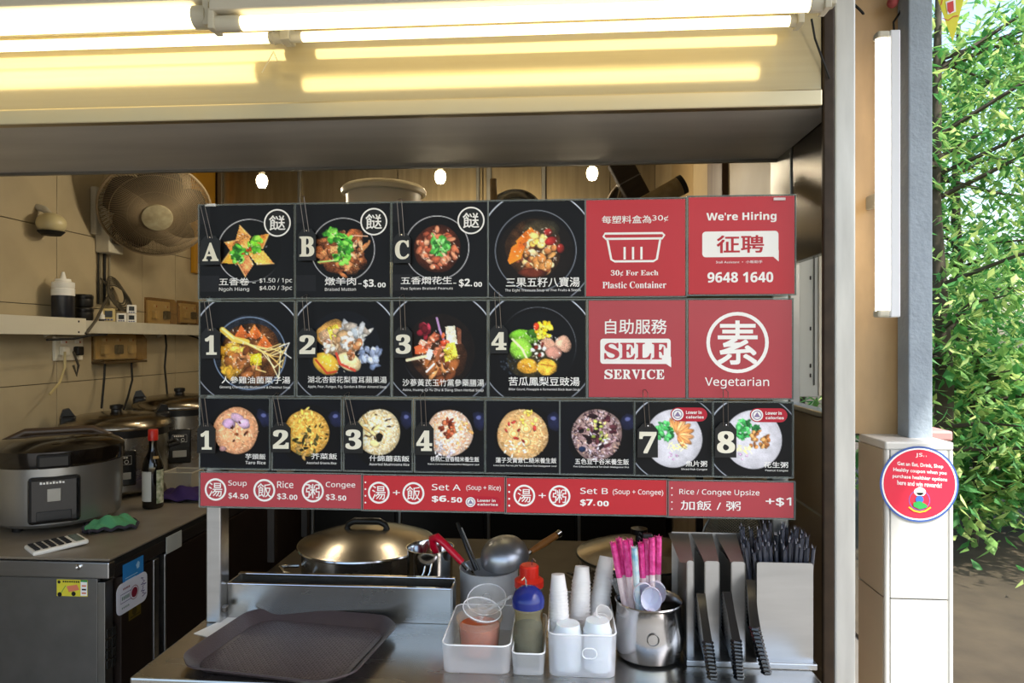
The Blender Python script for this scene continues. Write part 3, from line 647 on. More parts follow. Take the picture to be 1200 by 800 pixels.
p.text(sn('Vegetarian'), .16, .79, .78, .905, .003); p.obj('lettering', [ink_w], t)
# row 3 -------------------------------------------------
def ricecard(seed, base, cols, cx=.5, cy=.46, r=.35, glow=True):
    a = Art(112, '0a0c14', seed); a.blob(.55, .52, .44, .44, 0, '0a0a0d', 0, 0, .05, edge=0)
    if glow: a.blob(.93, .28, .12, .1, 60, '3c4484', .3, 0, .1, .45).blob(.92, .24, .04, .03, 0, '8088c0', .2, 0, 0, .5)
    return a.rice(cx, cy, r, base, cols, 560)
R3 = []
a = ricecard(21, 'd0956c', ('e0a880', 'd49872', 'f0c09c', 'b87c58'), .52, .46, .33)
a.blob(.42, .36, .09, .08, 0, 'b090b0', .15, .3).blob(.54, .28, .11, .06, 20, 'b898b0', .2, .3).blob(.64, .36, .09, .07, 0, 'c0a0bc', .2, .3).blob(.33, .72, .05, .04, 0, 'a07878', .2).many(7, .58, .5, .16, .028, ('6c3018', '8c4420', '4c2010'), .5, .3)
R3.append((235, 315, 'rice dish sign with pink taro on peach rice, marked 1', a, '芋頭飯', (.66, .79, .955, .87), 'Taro Rice', (.66, .895, .955, .94)))
a = ricecard(22, 'c89440', ('e0b458', 'd0a048', 'f0cc78', 'a87830'), .5, .48, .33)
a.many(26, .46, .62, .22, .04, ('3a3a1c', '52502c', '2c2814', '6c6438', 'a88850'), .5, .4).many(14, .6, .5, .2, .02, ('5a4420', '3c3014'), .6, .4).many(8, .45, .25, .14, .04, ('e8b850', 'f0c868'), .5)
R3.append((320, 399, 'rice dish sign with yellow rice and dark olive leaves, marked 2', a, '芥菜飯', (.57, .77, .95, .855), 'Assorted Greens Rice', (.5, .89, .94, .925)))
a = ricecard(23, 'cbb890', ('e8e0c8', 'd8c498', 'f0ead8', 'c0a468'), .5, .46, .33)
a.many(16, .42, .46, .2, .07, ('d8c080', 'c8b480', 'e8dcb0', 'b89860'), .35, .3).many(9, .5, .4, .22, .03, ('4a3424', '6c5034', '3c2c1c'), .4, .4).blob(.52, .53, .055, .06, 0, '241c14', .2).blob(.45, .62, .08, .05, 20, 'e0cc90', .2)
R3.append((404, 482, 'rice dish sign with mixed mushrooms on pale rice, marked 3', a, '什錦蘑菇飯', (.37, .79, .97, .87), 'Assorted Mushrooms Rice', (.37, .895, .97, .93)))
a = ricecard(24, 'd0b09c', ('e8dcd4', 'd8b890', 'f0e8e4', 'c89060'), .5, .46, .33)
a.many(16, .66, .44, .17, .03, ('d09858', 'e0b070', 'c08040'), .5, .3).many(34, .49, .40, .13, .035, ('8c3c24', '742c1c', 'a85030', 'b86848'), .7, .1, shade=.4).many(22, .42, .68, .15, .03, ('e8e4e8', 'd8d0d8', 'f4f0f4', 'b0a8b4'), .5, .3).many(5, .6, .38, .05, .03, ('f0e4c8',), .7)
R3.append((487, 567, 'rice dish sign with reddish beans on pale rice, marked 4', a, '核桃仁豆香糙米養生飯', (.22, .79, .93, .86), 'Walnut, Corn Kernel & Seaweed Rice Madagascar Local', (.18, .885, .93, .915)))
a = ricecard(25, 'c89c68', ('e0bc88', 'd0a870', 'f0d4a4', 'b08450'), .5, .47, .35)
for q in ((.38, .46), (.55, .39), (.54, .57)): a.blob(q[0], q[1], .075, .065, 0, 'e8c488', .06, .3).ring(q[0], q[1], .04, .012, 'c89050')
a.many(7, .5, .4, .27, .035, ('a02c28', 'b84038', '8c2420'), .6, .3).many(12, .58, .25, .12, .03, ('f0d070', 'e8c050'), .7).many(12, .4, .7, .15, .03, ('e8dcc8', 'f0e8d8'), .5)
R3.append((570, 655, 'rice dish sign with lotus seeds on tan rice, untagged', a, '蓮子芡實薏仁糙米養生飯', (.13, .79, .965, .865), 'Lotus Seed, Fox nut, Job Tear & Brown Rice Madagascar Local', (.10, .89, .965, .92)))
a = ricecard(26, '8c7470', ('d8ccd4', '6c5058', 'b09098', '4a3038', 'c8a890', '34242c'), .5, .46, .35)
a.many(26, .5, .42, .25, .05, ('2c1820', '48222c', '1c1418', '5c3038'), .55, .2, shade=.4).many(16, .52, .42, .15, .025, ('7c8c38', 'a8b058', 'c8b878'), .8).many(20, .5, .62, .2, .03, ('c0b8c8', 'e0d8e0', '8c7c88'), .35).blob(.3, .66, .05, .04, 0, '243050', .1)
R3.append((657, 742, 'rice dish sign with dark mixed beans on purple rice, untagged', a, '五色豆十谷米養生飯', (.20, .79, .94, .87), 'Five Coloured Beans & Ten Grain Madagascar Rice', (.18, .89, .94, .92)))
def congee(seed):
    a = Art(112, '0e0f12', seed); a.ring(.5, .5, .60, .014, 'b9c0cc', 110, 165, .9).ring(.5, .5, .60, .012, 'b9c0cc', 30, 60, .7).ring(.5, .5, .6, .012, 'a9b0bc', 200, 245, .8)
    return a.blob(.5, .5, .37, .40, 0, 'b2b1b8', .02, .08, .06, edge=.12)
a = congee(27)
for k in range(8):
    an = math.radians(-110 + 24 * k); x, y = .54 + .13 * math.cos(an), .44 + .13 * math.sin(an); a.blob(x, y, .10, .04, math.degrees(an), ('d89860', 'c88850', 'e4ac78')[k % 3], .08, .4); a.line([(.54, .44), (x + .08 * math.cos(an), y + .08 * math.sin(an))], .006, '9c5c30')
a.leaves(.38, .40, .12, 44, ('2f8040', '3c9a50', '226434', '58b468'))
for k in range(26): x = .44 + .2 * a.rs.rand(); y = .54 + .1 * a.rs.rand(); a.line([(x, y), (x + .1 * (a.rs.rand() - .5), y + .07 * (a.rs.rand() - .3))], .009, ('e8dc90', 'f0e8b0', 'd8c870')[k % 3])
a.many(6, .5, .74, .06, .02, ('c8a8c8', 'b090b0'), .6)
R3.append((745, 834, 'congee sign with orange fish slices, marked 7', a, '魚片粥', (.66, .80, .94, .88), 'Sliced Fish Congee', (.60, .905, .94, .935)))
a = congee(28)
a.leaves(.36, .36, .12, 44, ('2f8040', '3c9a50', '226434', '58b468')).leaves(.54, .36, .05, 12, ('2f7040', '226434')).many(30, .58, .5, .13, .032, ('b8804c', 'a06c3c', 'c8965c', '8c5830'), .7, .08, shade=.5)
for k in range(22): x = .28 + .2 * a.rs.rand(); y = .58 + .09 * a.rs.rand(); a.line([(x, y), (x + .1 * (a.rs.rand() - .5), y + .07 * (a.rs.rand() - .3))], .009, ('e8dc90', 'f0e8b0', 'd8c870')[k % 3])
a.many(5, .38, .72, .05, .02, ('c8a8c8', 'b090b0'), .6)
R3.append((837, 928, 'congee sign with brown peanuts and greens, marked 8', a, '花生粥', (.64, .80, .95, .88), 'Peanut Congee', (.66, .905, .95, .935)))
lcm = [ink_w, mat('calorie_red', 'b5122e', .35), mat('emblem_grey', '8c7ca0', .4)]
def lowcal(p, x0, y0, x1, y1):
    h = y1 - y0; r = h / 2 * p.H / p.W; cy = (y0 + y1) / 2
    n = 10; L = [(x0 + r - r * math.sin(PI * i / n), cy - h / 2 * math.cos(PI * i / n)) for i in range(n + 1)]
    Rr = [(x1 - r + r * math.sin(PI * i / n), cy + h / 2 * math.cos(PI * i / n)) for i in range(n + 1)]
    p.poly(L + Rr, 1, 1); p.disc(x0 + r, cy, r * .85, 0, 2); p.ring(x0 + r, cy, r * .6, r * .12, 2, 3); p.poly([(x0 + r * .55, cy + h * .14), (x0 + r * 1.45, cy + h * .14), (x0 + r, cy - h * .22)], 2, 3)
    q = x0 + 2.2 * r; e = x1 - r * .5; p.text(sb('Lower in'), q, cy - h * .28, e - (e - q) * .12, cy - h * .04, .01, 0, 2); p.text(sb('calories'), q, cy + h * .08, e, cy + h * .28, .01, 0, 2)
for i, (x0, x1, lab, a, zh, zb_, en, eb) in enumerate(R3):
    t, p = card(2, x0, x1, 'menu_card', lab, a, dz=-.001 * i / 3)
    p.text(zh, *zb_, .008).text(sn(en), *eb, .006)
    if i >= 6: lowcal(p, .46, .07, .94, .26)
    p.obj('lettering', lcm, t)
# row 4 -------------------------------------------------
rows4 = [(235, 424, 'long red price strip with soup, rice and congee prices', redd), (425, 592, 'red price strip for set A with soup and rice', redc), (593, 782, 'red price strip for set B with soup and congee', redc), (783, 930, 'red strip paled by painted glare, with rice or congee upsize price', redd)]
for i, (x0, x1, lab, mm_) in enumerate(rows4):
    t, p = card(3, x0, x1, 'price_strip', lab, None, mm_, dz=-.0012 * i)
    W = p.W / p.H
    if i: 
        for k in range(4): p.disc(.02 + .01 * (i == 3), .2 + .2 * k, .006)
    def em(ch, x, r=.062 * 189 / (x1 - x0)):
        p.ring(x, .5, r, .012 * 189 / (x1 - x0)); hw = r * .68; p.text(ch, x - hw, .5 - hw * W, x + hw, .5 + hw * W, .004)
    if i == 0:
        for ch, x, wd, wde, pr, c in (('湯', .095, 'Soup', .115, '$4.', '50'), ('飯', .40, 'Rice', .10, '$3.', '00'), ('粥', .70, 'Congee', .18, '$3.', '50')):
            em(ch, x); q = x + .08; p.text(sn(wd), q, .22, q + wde, .42, .006).text(sb(pr), q, .58, q + .068, .78).text(sb(c), q + .075, .62, q + .125, .77)
    elif i == 1:
        em('湯', .115); p.text('+', .215, .42, .265, .56, 0); em('飯', .36); p.text(sn('Set A'), .49, .22, .69, .40, .004).text(sn('(Soup + Rice)'), .73, .23, .97, .42, .003).text(sb('$6.'), .49, .56, .61, .76, .014).text(sb('50'), .625, .60, .70, .75, .01)
        lowcal(p, .72, .56, .97, .90)
    elif i == 2:
        em('湯', .115); p.text('+', .205, .42, .25, .56, 0); em('粥', .335); p.text(sn('Set B'), .465, .25, .635, .42, .004).text(sn('(Soup + Congee)'), .665, .27, .975, .46, .003).text(sb('$7.'), .465, .58, .555, .78, .014).text(sb('00'), .57, .62, .64, .77, .01)
    else:
        p.text(sn('Rice / Congee Upsize'), .09, .22, .73, .42, .003).text('加飯 / 粥', .10, .55, .58, .82, .004).text(sn('+$1'), .78, .42, .98, .68, .008)
    p.obj('lettering', lcm, t)
# letter and number tags hung on wire loops ------------------------------------
tagm = mat('black_tag', '0b0b0c', .45); tagw = mat('cream_number', 'e9e4d0', .5)
def htag(ch, px0, px1, py0, py1, hx, hy, label):
    y = BY - .012; a = P(px0, py0, Y=y); b = P(px1, py1, Y=y); W = b.x - a.x; H = a.z - b.z; c = (a + b) / 2
    t = thing('number_tag' if ch.isdigit() else 'letter_tag', label, 'tag', c)
    w_, h_ = W / 2, H / 2
    MB().prism([(-w_, -h_), (w_, -h_), (w_, h_ * .62), (w_ * .45, h_), (-w_ * .45, h_), (-w_, h_ * .62)], 0, .003).obj('plate', tagm, t)
    p = Print(W, H); p.text(ser(ch), .12 if ch not in '1' else .22, .26, .90 if ch not in '1' else .80, .86, .02); p.obj('numeral' if ch.isdigit() else 'letter', tagw, t)
    top = P(hx, hy, Y=BY) - c; d = .0048
    MB().tube([(-d, -.0006, h_ * .80), (top.x - d, -.011 + .006, top.z - .004), (top.x - d * .5, .008, top.z + .001), (top.x + d * .5, .008, top.z + .001), (top.x + d, -.005, top.z - .004), (d, -.0006, h_ * .80)], .00075, 5).obj('wire_hook', wire, t)
    MB().sphere((0, -.001, h_ * .86), .0022, 8).obj('eyelet', steelp, t)
for a in (('A', 235, 258, 276, 310, 242, 240, 'black tag with cream letter A at the top left'), ('B', 349, 370, 268, 305, 357, 231, 'black tag with cream letter B over the mutton sign'),
          ('C', 461, 481, 273, 308, 470, 234, 'black tag with cream letter C over the peanut sign'), ('1', 236, 258, 384, 420, 246, 348, 'black tag reading 1 over the ginseng soup sign'),
          ('2', 349, 371, 384, 419, 360, 346, 'black tag reading 2 over the apple soup sign'), ('3', 462, 483, 383, 419, 473, 346, 'black tag reading 3 over the herbal corn soup sign'),
          ('4', 574, 595, 381, 414, 583, 341, 'black tag reading 4 over the green vegetable soup sign'), ('1', 231, 252, 496, 531, 242, 464, 'black tag reading 1 over the taro rice sign'),
          ('2', 318, 340, 495, 530, 326, 461, 'black tag reading 2 over the olive-leaf rice sign'), ('3', 403, 425, 494, 531, 409, 460, 'black tag reading 3 over the mushroom rice sign'),
          ('4', 486, 508, 495, 533, 497, 460, 'black tag reading 4 over the red bean rice sign'), ('7', 747, 771, 496, 536, 755, 457, 'black tag reading 7 over the fish congee sign'),
          ('8', 838, 863, 495, 536, 848, 456, 'black tag reading 8 over the peanut congee sign')):
    htag(*a)
for px, py in ((247, 241), (913, 234)):
    q = P(px, py, Y=BY); b = MB().lo((q.x - .012, q.y - .004, q.z - .002), (q.x + .012, q.y + .006, q.z + .004), .001)
    tag(b.obj('clip', clearmat('clear_clip', 'ffffff', .4, .1)), 'clear plastic clip on the board above the sign marked A' if px < 300 else 'clear plastic clip on top of the hiring sign', 'clip')
# ================================================================== FRONT COUNTER AND WHAT STANDS ON IT
ct = thing('steel_counter', 'stainless steel serving counter along the front below the signs', 'counter', (-.16, 1.4, 0))
MB().lo((-.643, -.18, CT - .04), (.64, .16, CT), .004).obj('counter_top', steelc, ct)
MB().lo((-.63, -.165, .08), (.63, .15, CT - .04), .003).obj('body', steeld, ct)
for x in (-.6, .6):
    for y in (-.14, .12): MB().lo((x - .02, y - .02, 0), (x + .02, y + .02, .08)).obj('leg', steeld, ct)
# raised channel behind the tray
x0, x1 = -.754, P(529, 700, Y=1.5).x
t = thing('steel_trough', 'open stainless steel trough standing between left post and aluminium pot', 'trough', ((x0 + x1) / 2, 1.5, CT)); L = (x1 - x0) / 2
H_ = .079
MB().lo((-L, 0, 0), (L, .003, H_), .001).obj('front_panel', steelc, t)
MB().lo((-L, .055, 0), (L, .058, H_ + .004), .001).obj('back_panel', steelc, t)
MB().lo((-L, .003, .0), (L, .055, .012)).obj('floor_panel', steeld, t)
for s in (-1, 1): MB().lo((s * L - .002, .003, 0), (s * L + .002, .055, H_)).obj('end_panel', steelc, t)
MB().lo((-L, -.003, H_ - .003), (L, .006, H_ + .001), .0015).obj('front_lip', steelp, t)
MB().lo((-L, .050, H_ + .001), (L, .062, H_ + .006), .0015).obj('back_lip', steelp, t)
# tray
trm = mat('tray_brown', '433a3d', .32, noise=.1, nscale=40, bump=.3, bscale=400)
t = thing('food_tray', 'dark brown textured plastic tray lying at the left of the counter', 'tray', (0, 0, 0), (0, 0, math.radians(-7.8)))
c = P(352, 757, Z=CT); t.location = (c.x - .004, c.y - .018, CT + .001)
def tray_out(W, D, c_, r=.02):
    base = [(-W + c_, -D), (W - c_, -D), (W, -D + c_), (W, D - c_), (W - c_, D), (-W + c_, D), (-W, D - c_), (-W, -D + c_)]; out = []
    for i, p in enumerate(base):
        a = Vector(base[i - 1]); b = Vector(base[(i + 1) % 8]); p = Vector(p); u = (a - p).normalized() * min(r, (a - p).length * .45); v = (b - p).normalized() * min(r, (b - p).length * .45)
        for k in range(5):
            q = k / 4; out.append(tuple((p + u) * (1 - q) ** 2 + p * 2 * q * (1 - q) + (p + v) * q * q))
    return out
prof = [(.152, .122, .030, 0), (.154, .124, .030, .001), (.174, .146, .042, .021), (.179, .150, .044, .0225), (.179, .150, .044, .019), (.173, .144, .042, .017)]
vs = []; fs = []
for W_, D_, cc, z in prof: vs += [(x, y, z) for x, y in tray_out(W_, D_, cc)]
n = 40
for j in range(len(prof) - 1): fs += [(j * n + i, j * n + (i + 1) % n, (j + 1) * n + (i + 1) % n, (j + 1) * n + i) for i in range(n)]
vb = [(x, y, .002) for x, y in tray_out(.152, .122, .030)]; k0 = len(vs); vs += vb; fs.append(tuple(k0 + i for i in range(n)))
fs.append(tuple(reversed(range(n))))
MB().add(vs, fs, 0, True).obj('rim', trm, t)
wv = MB()
for i in range(46):
    for j in range(38):
        x, y = -.140 + i * .0062, -.113 + j * .0061
        if abs(x) + abs(y) > .236: continue
        a, b = (.0027, .0013) if (i + j) % 2 else (.0013, .0027)
        wv.add([(x - a, y - b, .002), (x + a, y - b, .002), (x + a, y + b, .002), (x - a, y + b, .002), (x, y, .0031)], [(0, 1, 4), (1, 2, 4), (2, 3, 4), (3, 0, 4)])
o = wv.obj('woven_relief', trm, t); o['kind'] = 'stuff'
q = P(262, 728, Z=CT); b = MB().lo((-.02, -.055, 0), (.02, .055, .0006)); tag(b.obj('paper_slip', white, None, (q.x + .005, q.y - .022, CT + .0005), (0, 0, -.35)), 'white paper slip lying between the left post and the tray', 'paper')

# translucent organiser boxes
frost = mat('frosted_plastic', 'f4f8ff', .3, translucent=.72)
frost2 = mat('frosted_cup_plastic', 'ffffff', .2, translucent=.4)
def bin_(name, label, xa_, xb_, yf, yb, hf, hb, hole=False, r=.018):
    cx, cy = (xa_ + xb_) / 2, (yf + yb) / 2; W, D = (xb_ - xa_) / 2, (yb - yf) / 2
    t = thing(name, label, 'container', (cx, cy, CT + .001))
    def out(k): return rrect(-W + k, -D + k, W - k, D - k, r - k * .5, 5)
    def hz(y): return hf + (hb - hf) * min(1, max(0, ((y + D) / (2 * D) - .15) / .85))
    A = out(0.003); B = out(0); Ci = out(.0022); n = len(A); vs = [(x, y, 0) for x, y in A] + [(x, y, hz(y)) for x, y in B] + [(x, y, hz(y)) for x, y in Ci] + [(x, y, .002) for x, y in out(.005)]
    fs = []
    for j in range(3): fs += [(j * n + i, j * n + (i + 1) % n, (j + 1) * n + (i + 1) % n, (j + 1) * n + i) for i in range(n)]
    fs += [tuple(reversed(range(n))), tuple(range(3 * n, 4 * n))]
    MB().add(vs, fs, 0, True).obj('shell', frost, t)
    MB().tube([(x, y, hz(y)) for x, y in out(.001)], .0015, 6, closed=True).obj('rolled_rim', mat('frost_rim', 'eef2f8', .3), t)
    if hole: MB().tube([(x, -D - .0002, z) for x, z in rrect(.0, hf * .46, .026, hf * .70, .0085)], .0012, 6, closed=True).obj('grip_ring', mat('frost_rim'), t)
    return t
fx = lambda px, py=787: P(px, py, Z=CT).x
bin_('organiser_box', 'frosted open box holding the orange sauce tub', fx(517), fx(599), 1.277, 1.48, .053, .053)
bin_('organiser_box', 'narrow frosted box holding the two squeeze bottles', fx(600), fx(639), 1.277, 1.47, .041, .041, r=.012)
bin_('organiser_box', 'frosted box with grip hole holding clear cups and white tubs', fx(642), fx(722), 1.277, 1.49, .079, .082, True)
# sauce tub
def deli(name, label, loc, r, h, content=None, cm=None, cat='tub'):
    t = thing(name, label, cat, loc)
    MB().lathe([(.001, 0), (r * .80, 0), (r * .84, .004), (r * .97, h - .006), (r * 1.05, h - .004), (r * 1.06, h), (r * .98, h), (r * .95, h - .008), (r * .81, .004), (.001, .003)], 36).obj('tub', clearmat('clear_tub', 'f8f0e8', .88, .08), t)
    if content: MB().lathe([(.001, .004), (r * .80, .004), (r * .80 + r * .12 * content, h * content), (r * .4, h * content + .001), (.001, h * content + .002)], 36).obj('sauce', cm, t)
    return t
tp = P(565, 752, Z=CT + .004)
deli('sauce_tub', 'clear round tub of orange chilli sauce in the frosted box', (tp.x, 1.362, CT + .0035), .0445, .072, .78, mat('chilli_sauce', 'c8602c', .35, col2='9c4018', nscale=30))
cl = clearmat('clear_lid', 'f6f8fa', .80, .05)
def lid(label, loc, rot, r):
    t = thing('clear_cover', label, 'cover', loc, rot)
    MB().lathe([(r, -.004), (r * 1.02, 0), (r * .94, .002), (r * .9, -.001), (r * .5, .0), (r * .3, .001), (r * .26, .004), (.001, .004)], 32).obj('disc', cl, t)
    MB().tube([(r * .98 * math.cos(a), r * .98 * math.sin(a), 0) for a in [2 * PI * i / 32 for i in range(32)]], .0013, 5, closed=True).obj('rim', mat('frost_rim'), t)
    MB().tube([(r * .25 * math.cos(a), r * .25 * math.sin(a), .004) for a in [2 * PI * i / 16 for i in range(16)]], .0012, 5, closed=True).obj('grip', cl, t)
lid('clear plastic lid resting on top of the orange sauce tub', (tp.x + .004, 1.372, CT + .086), (math.radians(12), math.radians(14), 0), .040)
q = P(571, 697, Y=1.45); lid('clear plastic lid leaning behind the orange sauce tub', (q.x, 1.438, q.z - .004), (math.radians(28), 0, 0), .042)
t = thing('plastic_spoon', 'clear plastic spoon sticking out of the orange sauce tub', 'spoon', (tp.x, 1.37, CT + .03))
MB().tube([(-.01, -.01, .02), (.012, .01, .05), (P(600, 698, Y=1.39).x - tp.x, .02, P(600, 698, Y=1.39).z - CT - .03)], [.004, .003, .0035], 6).obj('handle', cl, t)
MB().sphere((-.012, -.012, .018), .009, 10, sc_=(1, .8, .35)).obj('bowl', cl, t)
# squeeze bottles
def bottle(label, px, yy, ztop, capm, contm, fill, hook, s=1.0, dome=True):
    x = P(px, 740, Y=yy).x; b = CT + .0035; h = ztop - b; r = .0305 * s
    t = thing('sauce_bottle', label, 'bottle', (x, yy, b)); hb = h * .74
    pr = [(.001, 0), (r * .92, 0), (r * .96, hb * .08), (r * .96, hb * .52), (r * .90, hb * .66), (r * .77, hb * .78), (r * .80, hb * .86), (r * .96, hb * .95), (r * .9, hb)]
    MB().lathe(pr, 32).obj('body', clearmat('cloudy_bottle', 'dedcc0', .82, .25), t)
    zf = hb * fill
    MB().lathe([(.001, .002), (r * .88, .002), (r * .92, hb * .08), (r * .91, hb * .5), (r * .87, max(zf, hb * .51)), (.001, zf)], 28).obj('sauce', contm, t)
    if dome: MB().lathe([(r * 1.04, hb - .001), (r * 1.06, hb + .010), (r * 1.02, hb + h * .10), (r * .86, hb + h * .18), (r * .5, hb + h * .24), (r * .2, h), (.001, h)], 32).obj('cap', capm, t)
    else:
        MB().lathe([(r * 1.0, hb - .001), (r * 1.0, hb + .012), (r * .8, hb + .016), (r * .66, hb + .018), (r * .66, h), (r * .56, h + .003), (.001, h + .003)], 32).obj('cap', capm, t)
    MB().tube([(hook[0], -.002, h - .004), (hook[0], -.003, h + .010), (hook[0] + hook[1] * .4, -.004, h + .017), (hook[0] + hook[1], -.006, h + .012)], .0017, 6).obj('pump_hook', steelp, t)
soy = mat('soy_sauce', '1a1512', .2)
bottle('blue-capped squeeze bottle of dark soy sauce in the narrow box', 619, 1.335, P(619, 687, Y=1.33).z, mat('blue_cap', '1c2a78', .2), soy, .65, (-.004, -.008))
bottle('red-capped squeeze bottle behind the blue-capped one', 620, 1.425, P(620, 664, Y=1.42).z, mat('red_cap', 'c3281c', .3), mat('yellow_sauce', 'c98c34', .4), .6, (.006, .008), 1.0, False)
# nested clear cups, three leaning stacks
def cupmesh(r0, r1, h):
    return MB().lathe([(.001, 0), (r0, 0), (r1 * .98, h - .003), (r1 * 1.05, h - .003), (r1 * 1.05, h), (r1 * .97, h), (r0 * .96, .002), (.001, .002)], 20)
cm_ = cupmesh(.0125, .0165, .032).mesh('clear_cup', frost2)
def cups(pxb, pyb, pxt, pyt, y0, y1, n, lab, grp, k0=1.0):
    A = P(pxb, pyb, Y=y0); B = P(pxt, pyt, Y=y1); D = B - A; q = D.to_track_quat('Z', 'Y').to_euler(); q2 = (-D).to_track_quat('Z', 'Y').to_euler()
    for i in range(n):
        f = i / n; o = bpy.data.objects.new('clear_cup', cm_); COL.objects.link(o)
        o.location = A + D * (1 - (.0 if i == 0 else 0)) * (f + .12); o.rotation_euler = q2; o.scale = [k0 * 1.28 * (1 - .2 * f)] * 2 + [1]
        tag(o, lab if i < n - 1 else lab.replace('small clear cup nested in', 'topmost small clear cup of'), 'cup', grp)
cups(656, 742, 654, 676, 1.345, 1.362, 16, 'small clear cup nested in the left leaning stack', 'clear cups in the left leaning stack')
cups(678, 735, 682, 667, 1.385, 1.405, 16, 'small clear cup nested in the middle leaning stack', 'clear cups in the middle leaning stack', 1.08)
cups(699, 735, 710, 657, 1.405, 1.445, 18, 'small clear cup nested in the right leaning stack', 'clear cups in the right leaning stack', 1.1)
ORDN = ['', 'second', 'third', 'fourth', 'fifth', 'sixth', 'seventh', 'eighth', 'ninth']
wc = MB().lathe([(.001, 0), (.022, 0), (.0265, .018), (.028, .018), (.028, .020), (.026, .020), (.0215, .002), (.001, .002)], 24).mesh('white_tub', mat('white_tub', 'e8eaf0', .35, sss=.2))
for px, lab, n, x_ in ((665, 'left', 9, 0), (701, 'right', 10, 0)):
    x = P(px, 770, Y=1.315).x + (.001 if px < 680 else -.001)
    for i in range(n):
        o = bpy.data.objects.new('white_tub', wc); COL.objects.link(o); o.location = (x + .0006 * math.sin(i * 2), 1.317 + .0005 * math.cos(i * 3), CT + .0235 + .0078 * i); o.rotation_euler = (PI, 0, 0)
        tag(o, ('topmost' if i == n - 1 else 'lowest' if i == 0 else '%s from the bottom,' % ORDN[i]) + ' upside-down white sauce tub of the %s front stack' % lab, 'tub', 'white tubs in the %s front stack' % lab)
for k, (px, py, rx) in enumerate(((700, 727, .5), (708, 738, -.3))):
    q = P(px, py, Y=1.355 + .0 * k); o = bpy.data.objects.new('clear_cup', cm_); COL.objects.link(o); o.location = q; o.rotation_euler = (.6, rx, 0)
    tag(o, ('upper' if k == 0 else 'lower') + ' loose clear cup lying between the cup stacks and white tubs', 'cup')
# metal cup with chopsticks and spoons
mc = P(761, 770, Z=CT); mx_, my_ = mc.x, 1.385
t = thing('metal_pot', 'polished steel pot holding chopsticks and white soup spoons', 'pot', (mx_, my_, CT))
R = .0685
pr = [(.001, 0), (R * .80, 0), (R * .93, .006), (R * 1.0, .030), (R * 1.0, .050), (R * .94, .082), (R * .93, .104), (R * .98, .110), (R * .96, .112), (R * .90, .106), (R * .90, .082), (R * .96, .05), (R * .9, .008), (.001, .004)]
MB().lathe(pr, 56).obj('body', mat('satin_pot_steel', 'c6c6c8', .2, 1, noise=.1), t)
gm = mat('emblem_steel', '6d6a66', .3, .9)  # darker steel colour for the engraved ring
MB().tube([(.011 * math.cos(a), -R * .995, .058 + .011 * math.sin(a)) for a in [2 * PI * i / 20 for i in range(20)]], .0012, 5, closed=True).obj('engraved_ring', gm, t)
pinkm = mat('pink_wrapper', 'c41070', .3, coat=.4, col2='ee58ac', nscale=90, bump=1, bscale=120); wrapm = mat('white_wrapper', 'e8dcdc', .4, col2='c9b0b4', nscale=50)
bluem = mat('blue_print_wrapper', '6fb0cc', .35, coat=.4, col2='e8e4da', nscale=45)
def chop(px0, py0, px1, py1, y0, y1, m, label):
    A = P(px0, py0, Y=y0); B = P(px1, py1, Y=y1); D = B - A; L = D.length
    t = thing('chopsticks', label, 'chopsticks', A, D.to_track_quat('Z', 'Y').to_euler(), 'wrapped chopsticks in the steel pot' if m is pinkm else None)
    for s in (-1, 1): MB().tube([(s * .0028, 0, .01), (s * .0030, 0, L - .012)], .0022, 6).obj('stick', mat('bamboo', 'd8c49a', .6), t)
    b = MB(); b.tube([(0, 0, 0), (0, 0, L * .62)], .0062, 8).obj('lower_wrapper', wrapm if m is pinkm else bluem, t)
    c = MB(); c.tube([(0, 0, L * .60), (0, 0, L * .95), (.001, 0, L * .985)], [.0066, .0064, .006], 8)
    for i in range(9): a = 2 * PI * i / 9; c.add([(.005 * math.cos(a), .005 * math.sin(a), L * .97), (.005 * math.cos(a + .7), .005 * math.sin(a + .7), L * .97), (.0085 * math.cos(a + .3), .0085 * math.sin(a + .3), L * (1.0 + .01 * math.sin(i * 3)))], [(0, 1, 2)])
    c.obj('upper_wrapper', m, t)
ORD = ['leftmost', 'second from left', 'third from left', 'fourth from left', 'fifth from left', 'sixth from left', 'second from right', 'rightmost']
for kk, (px0, px1, py1, y1) in enumerate(((738, 718, 634, 1.385), (741, 725, 629, 1.40), (744, 732, 632, 1.38), (747, 738, 630, 1.405), (757, 751, 634, 1.39), (762, 757, 630, 1.40), (765, 764, 628, 1.385), (770, 772, 627, 1.40))):
    chop(px0, 740, px1, py1, 1.385 + .01 * ((px0 % 3) - 1), y1, pinkm, ORD[kk] + ' of the pink-and-white wrapped chopsticks in the steel pot')
chop(750, 738, 743, 640, 1.362, 1.362, bluem, 'blue-and-white wrapped chopsticks at the front of the steel pot')
sw = mat('spoon_white', 'dcdcee', .3, sss=.1)
def spoon(px, py, y, rx, rz, lab):
    t = thing('soup_spoon', lab, 'spoon', P(px, py, Y=y), (rx, 0, rz))
    M = Matrix.Diagonal((.020, .024, .010, 1)); b = MB(); n = 18
    prof = [(1.0, 1.0), (.96, .3), (.7, -.6), (.001, -1), ]; b.lathe([(.001, -.9)] + [(.68, -.5), (.93, .35), (1, 1), (1.02, .9), (.98, .2), (.72, -.7), (.001, -1.1)], 22, M=M); b.obj('bowl', sw, t)
    MB().tube([(0, -.020, .007), (0, -.045, .006), (0, -.075, .0)], [.006, .0048, .004], 8).obj('handle', sw, t)
spoon(753, 694, 1.362, math.radians(100), .1, 'white plastic soup spoon bowl up, left of three in the steel pot')
spoon(769, 692, 1.385, math.radians(98), -.25, 'white plastic soup spoon leaning right behind the other two spoons')
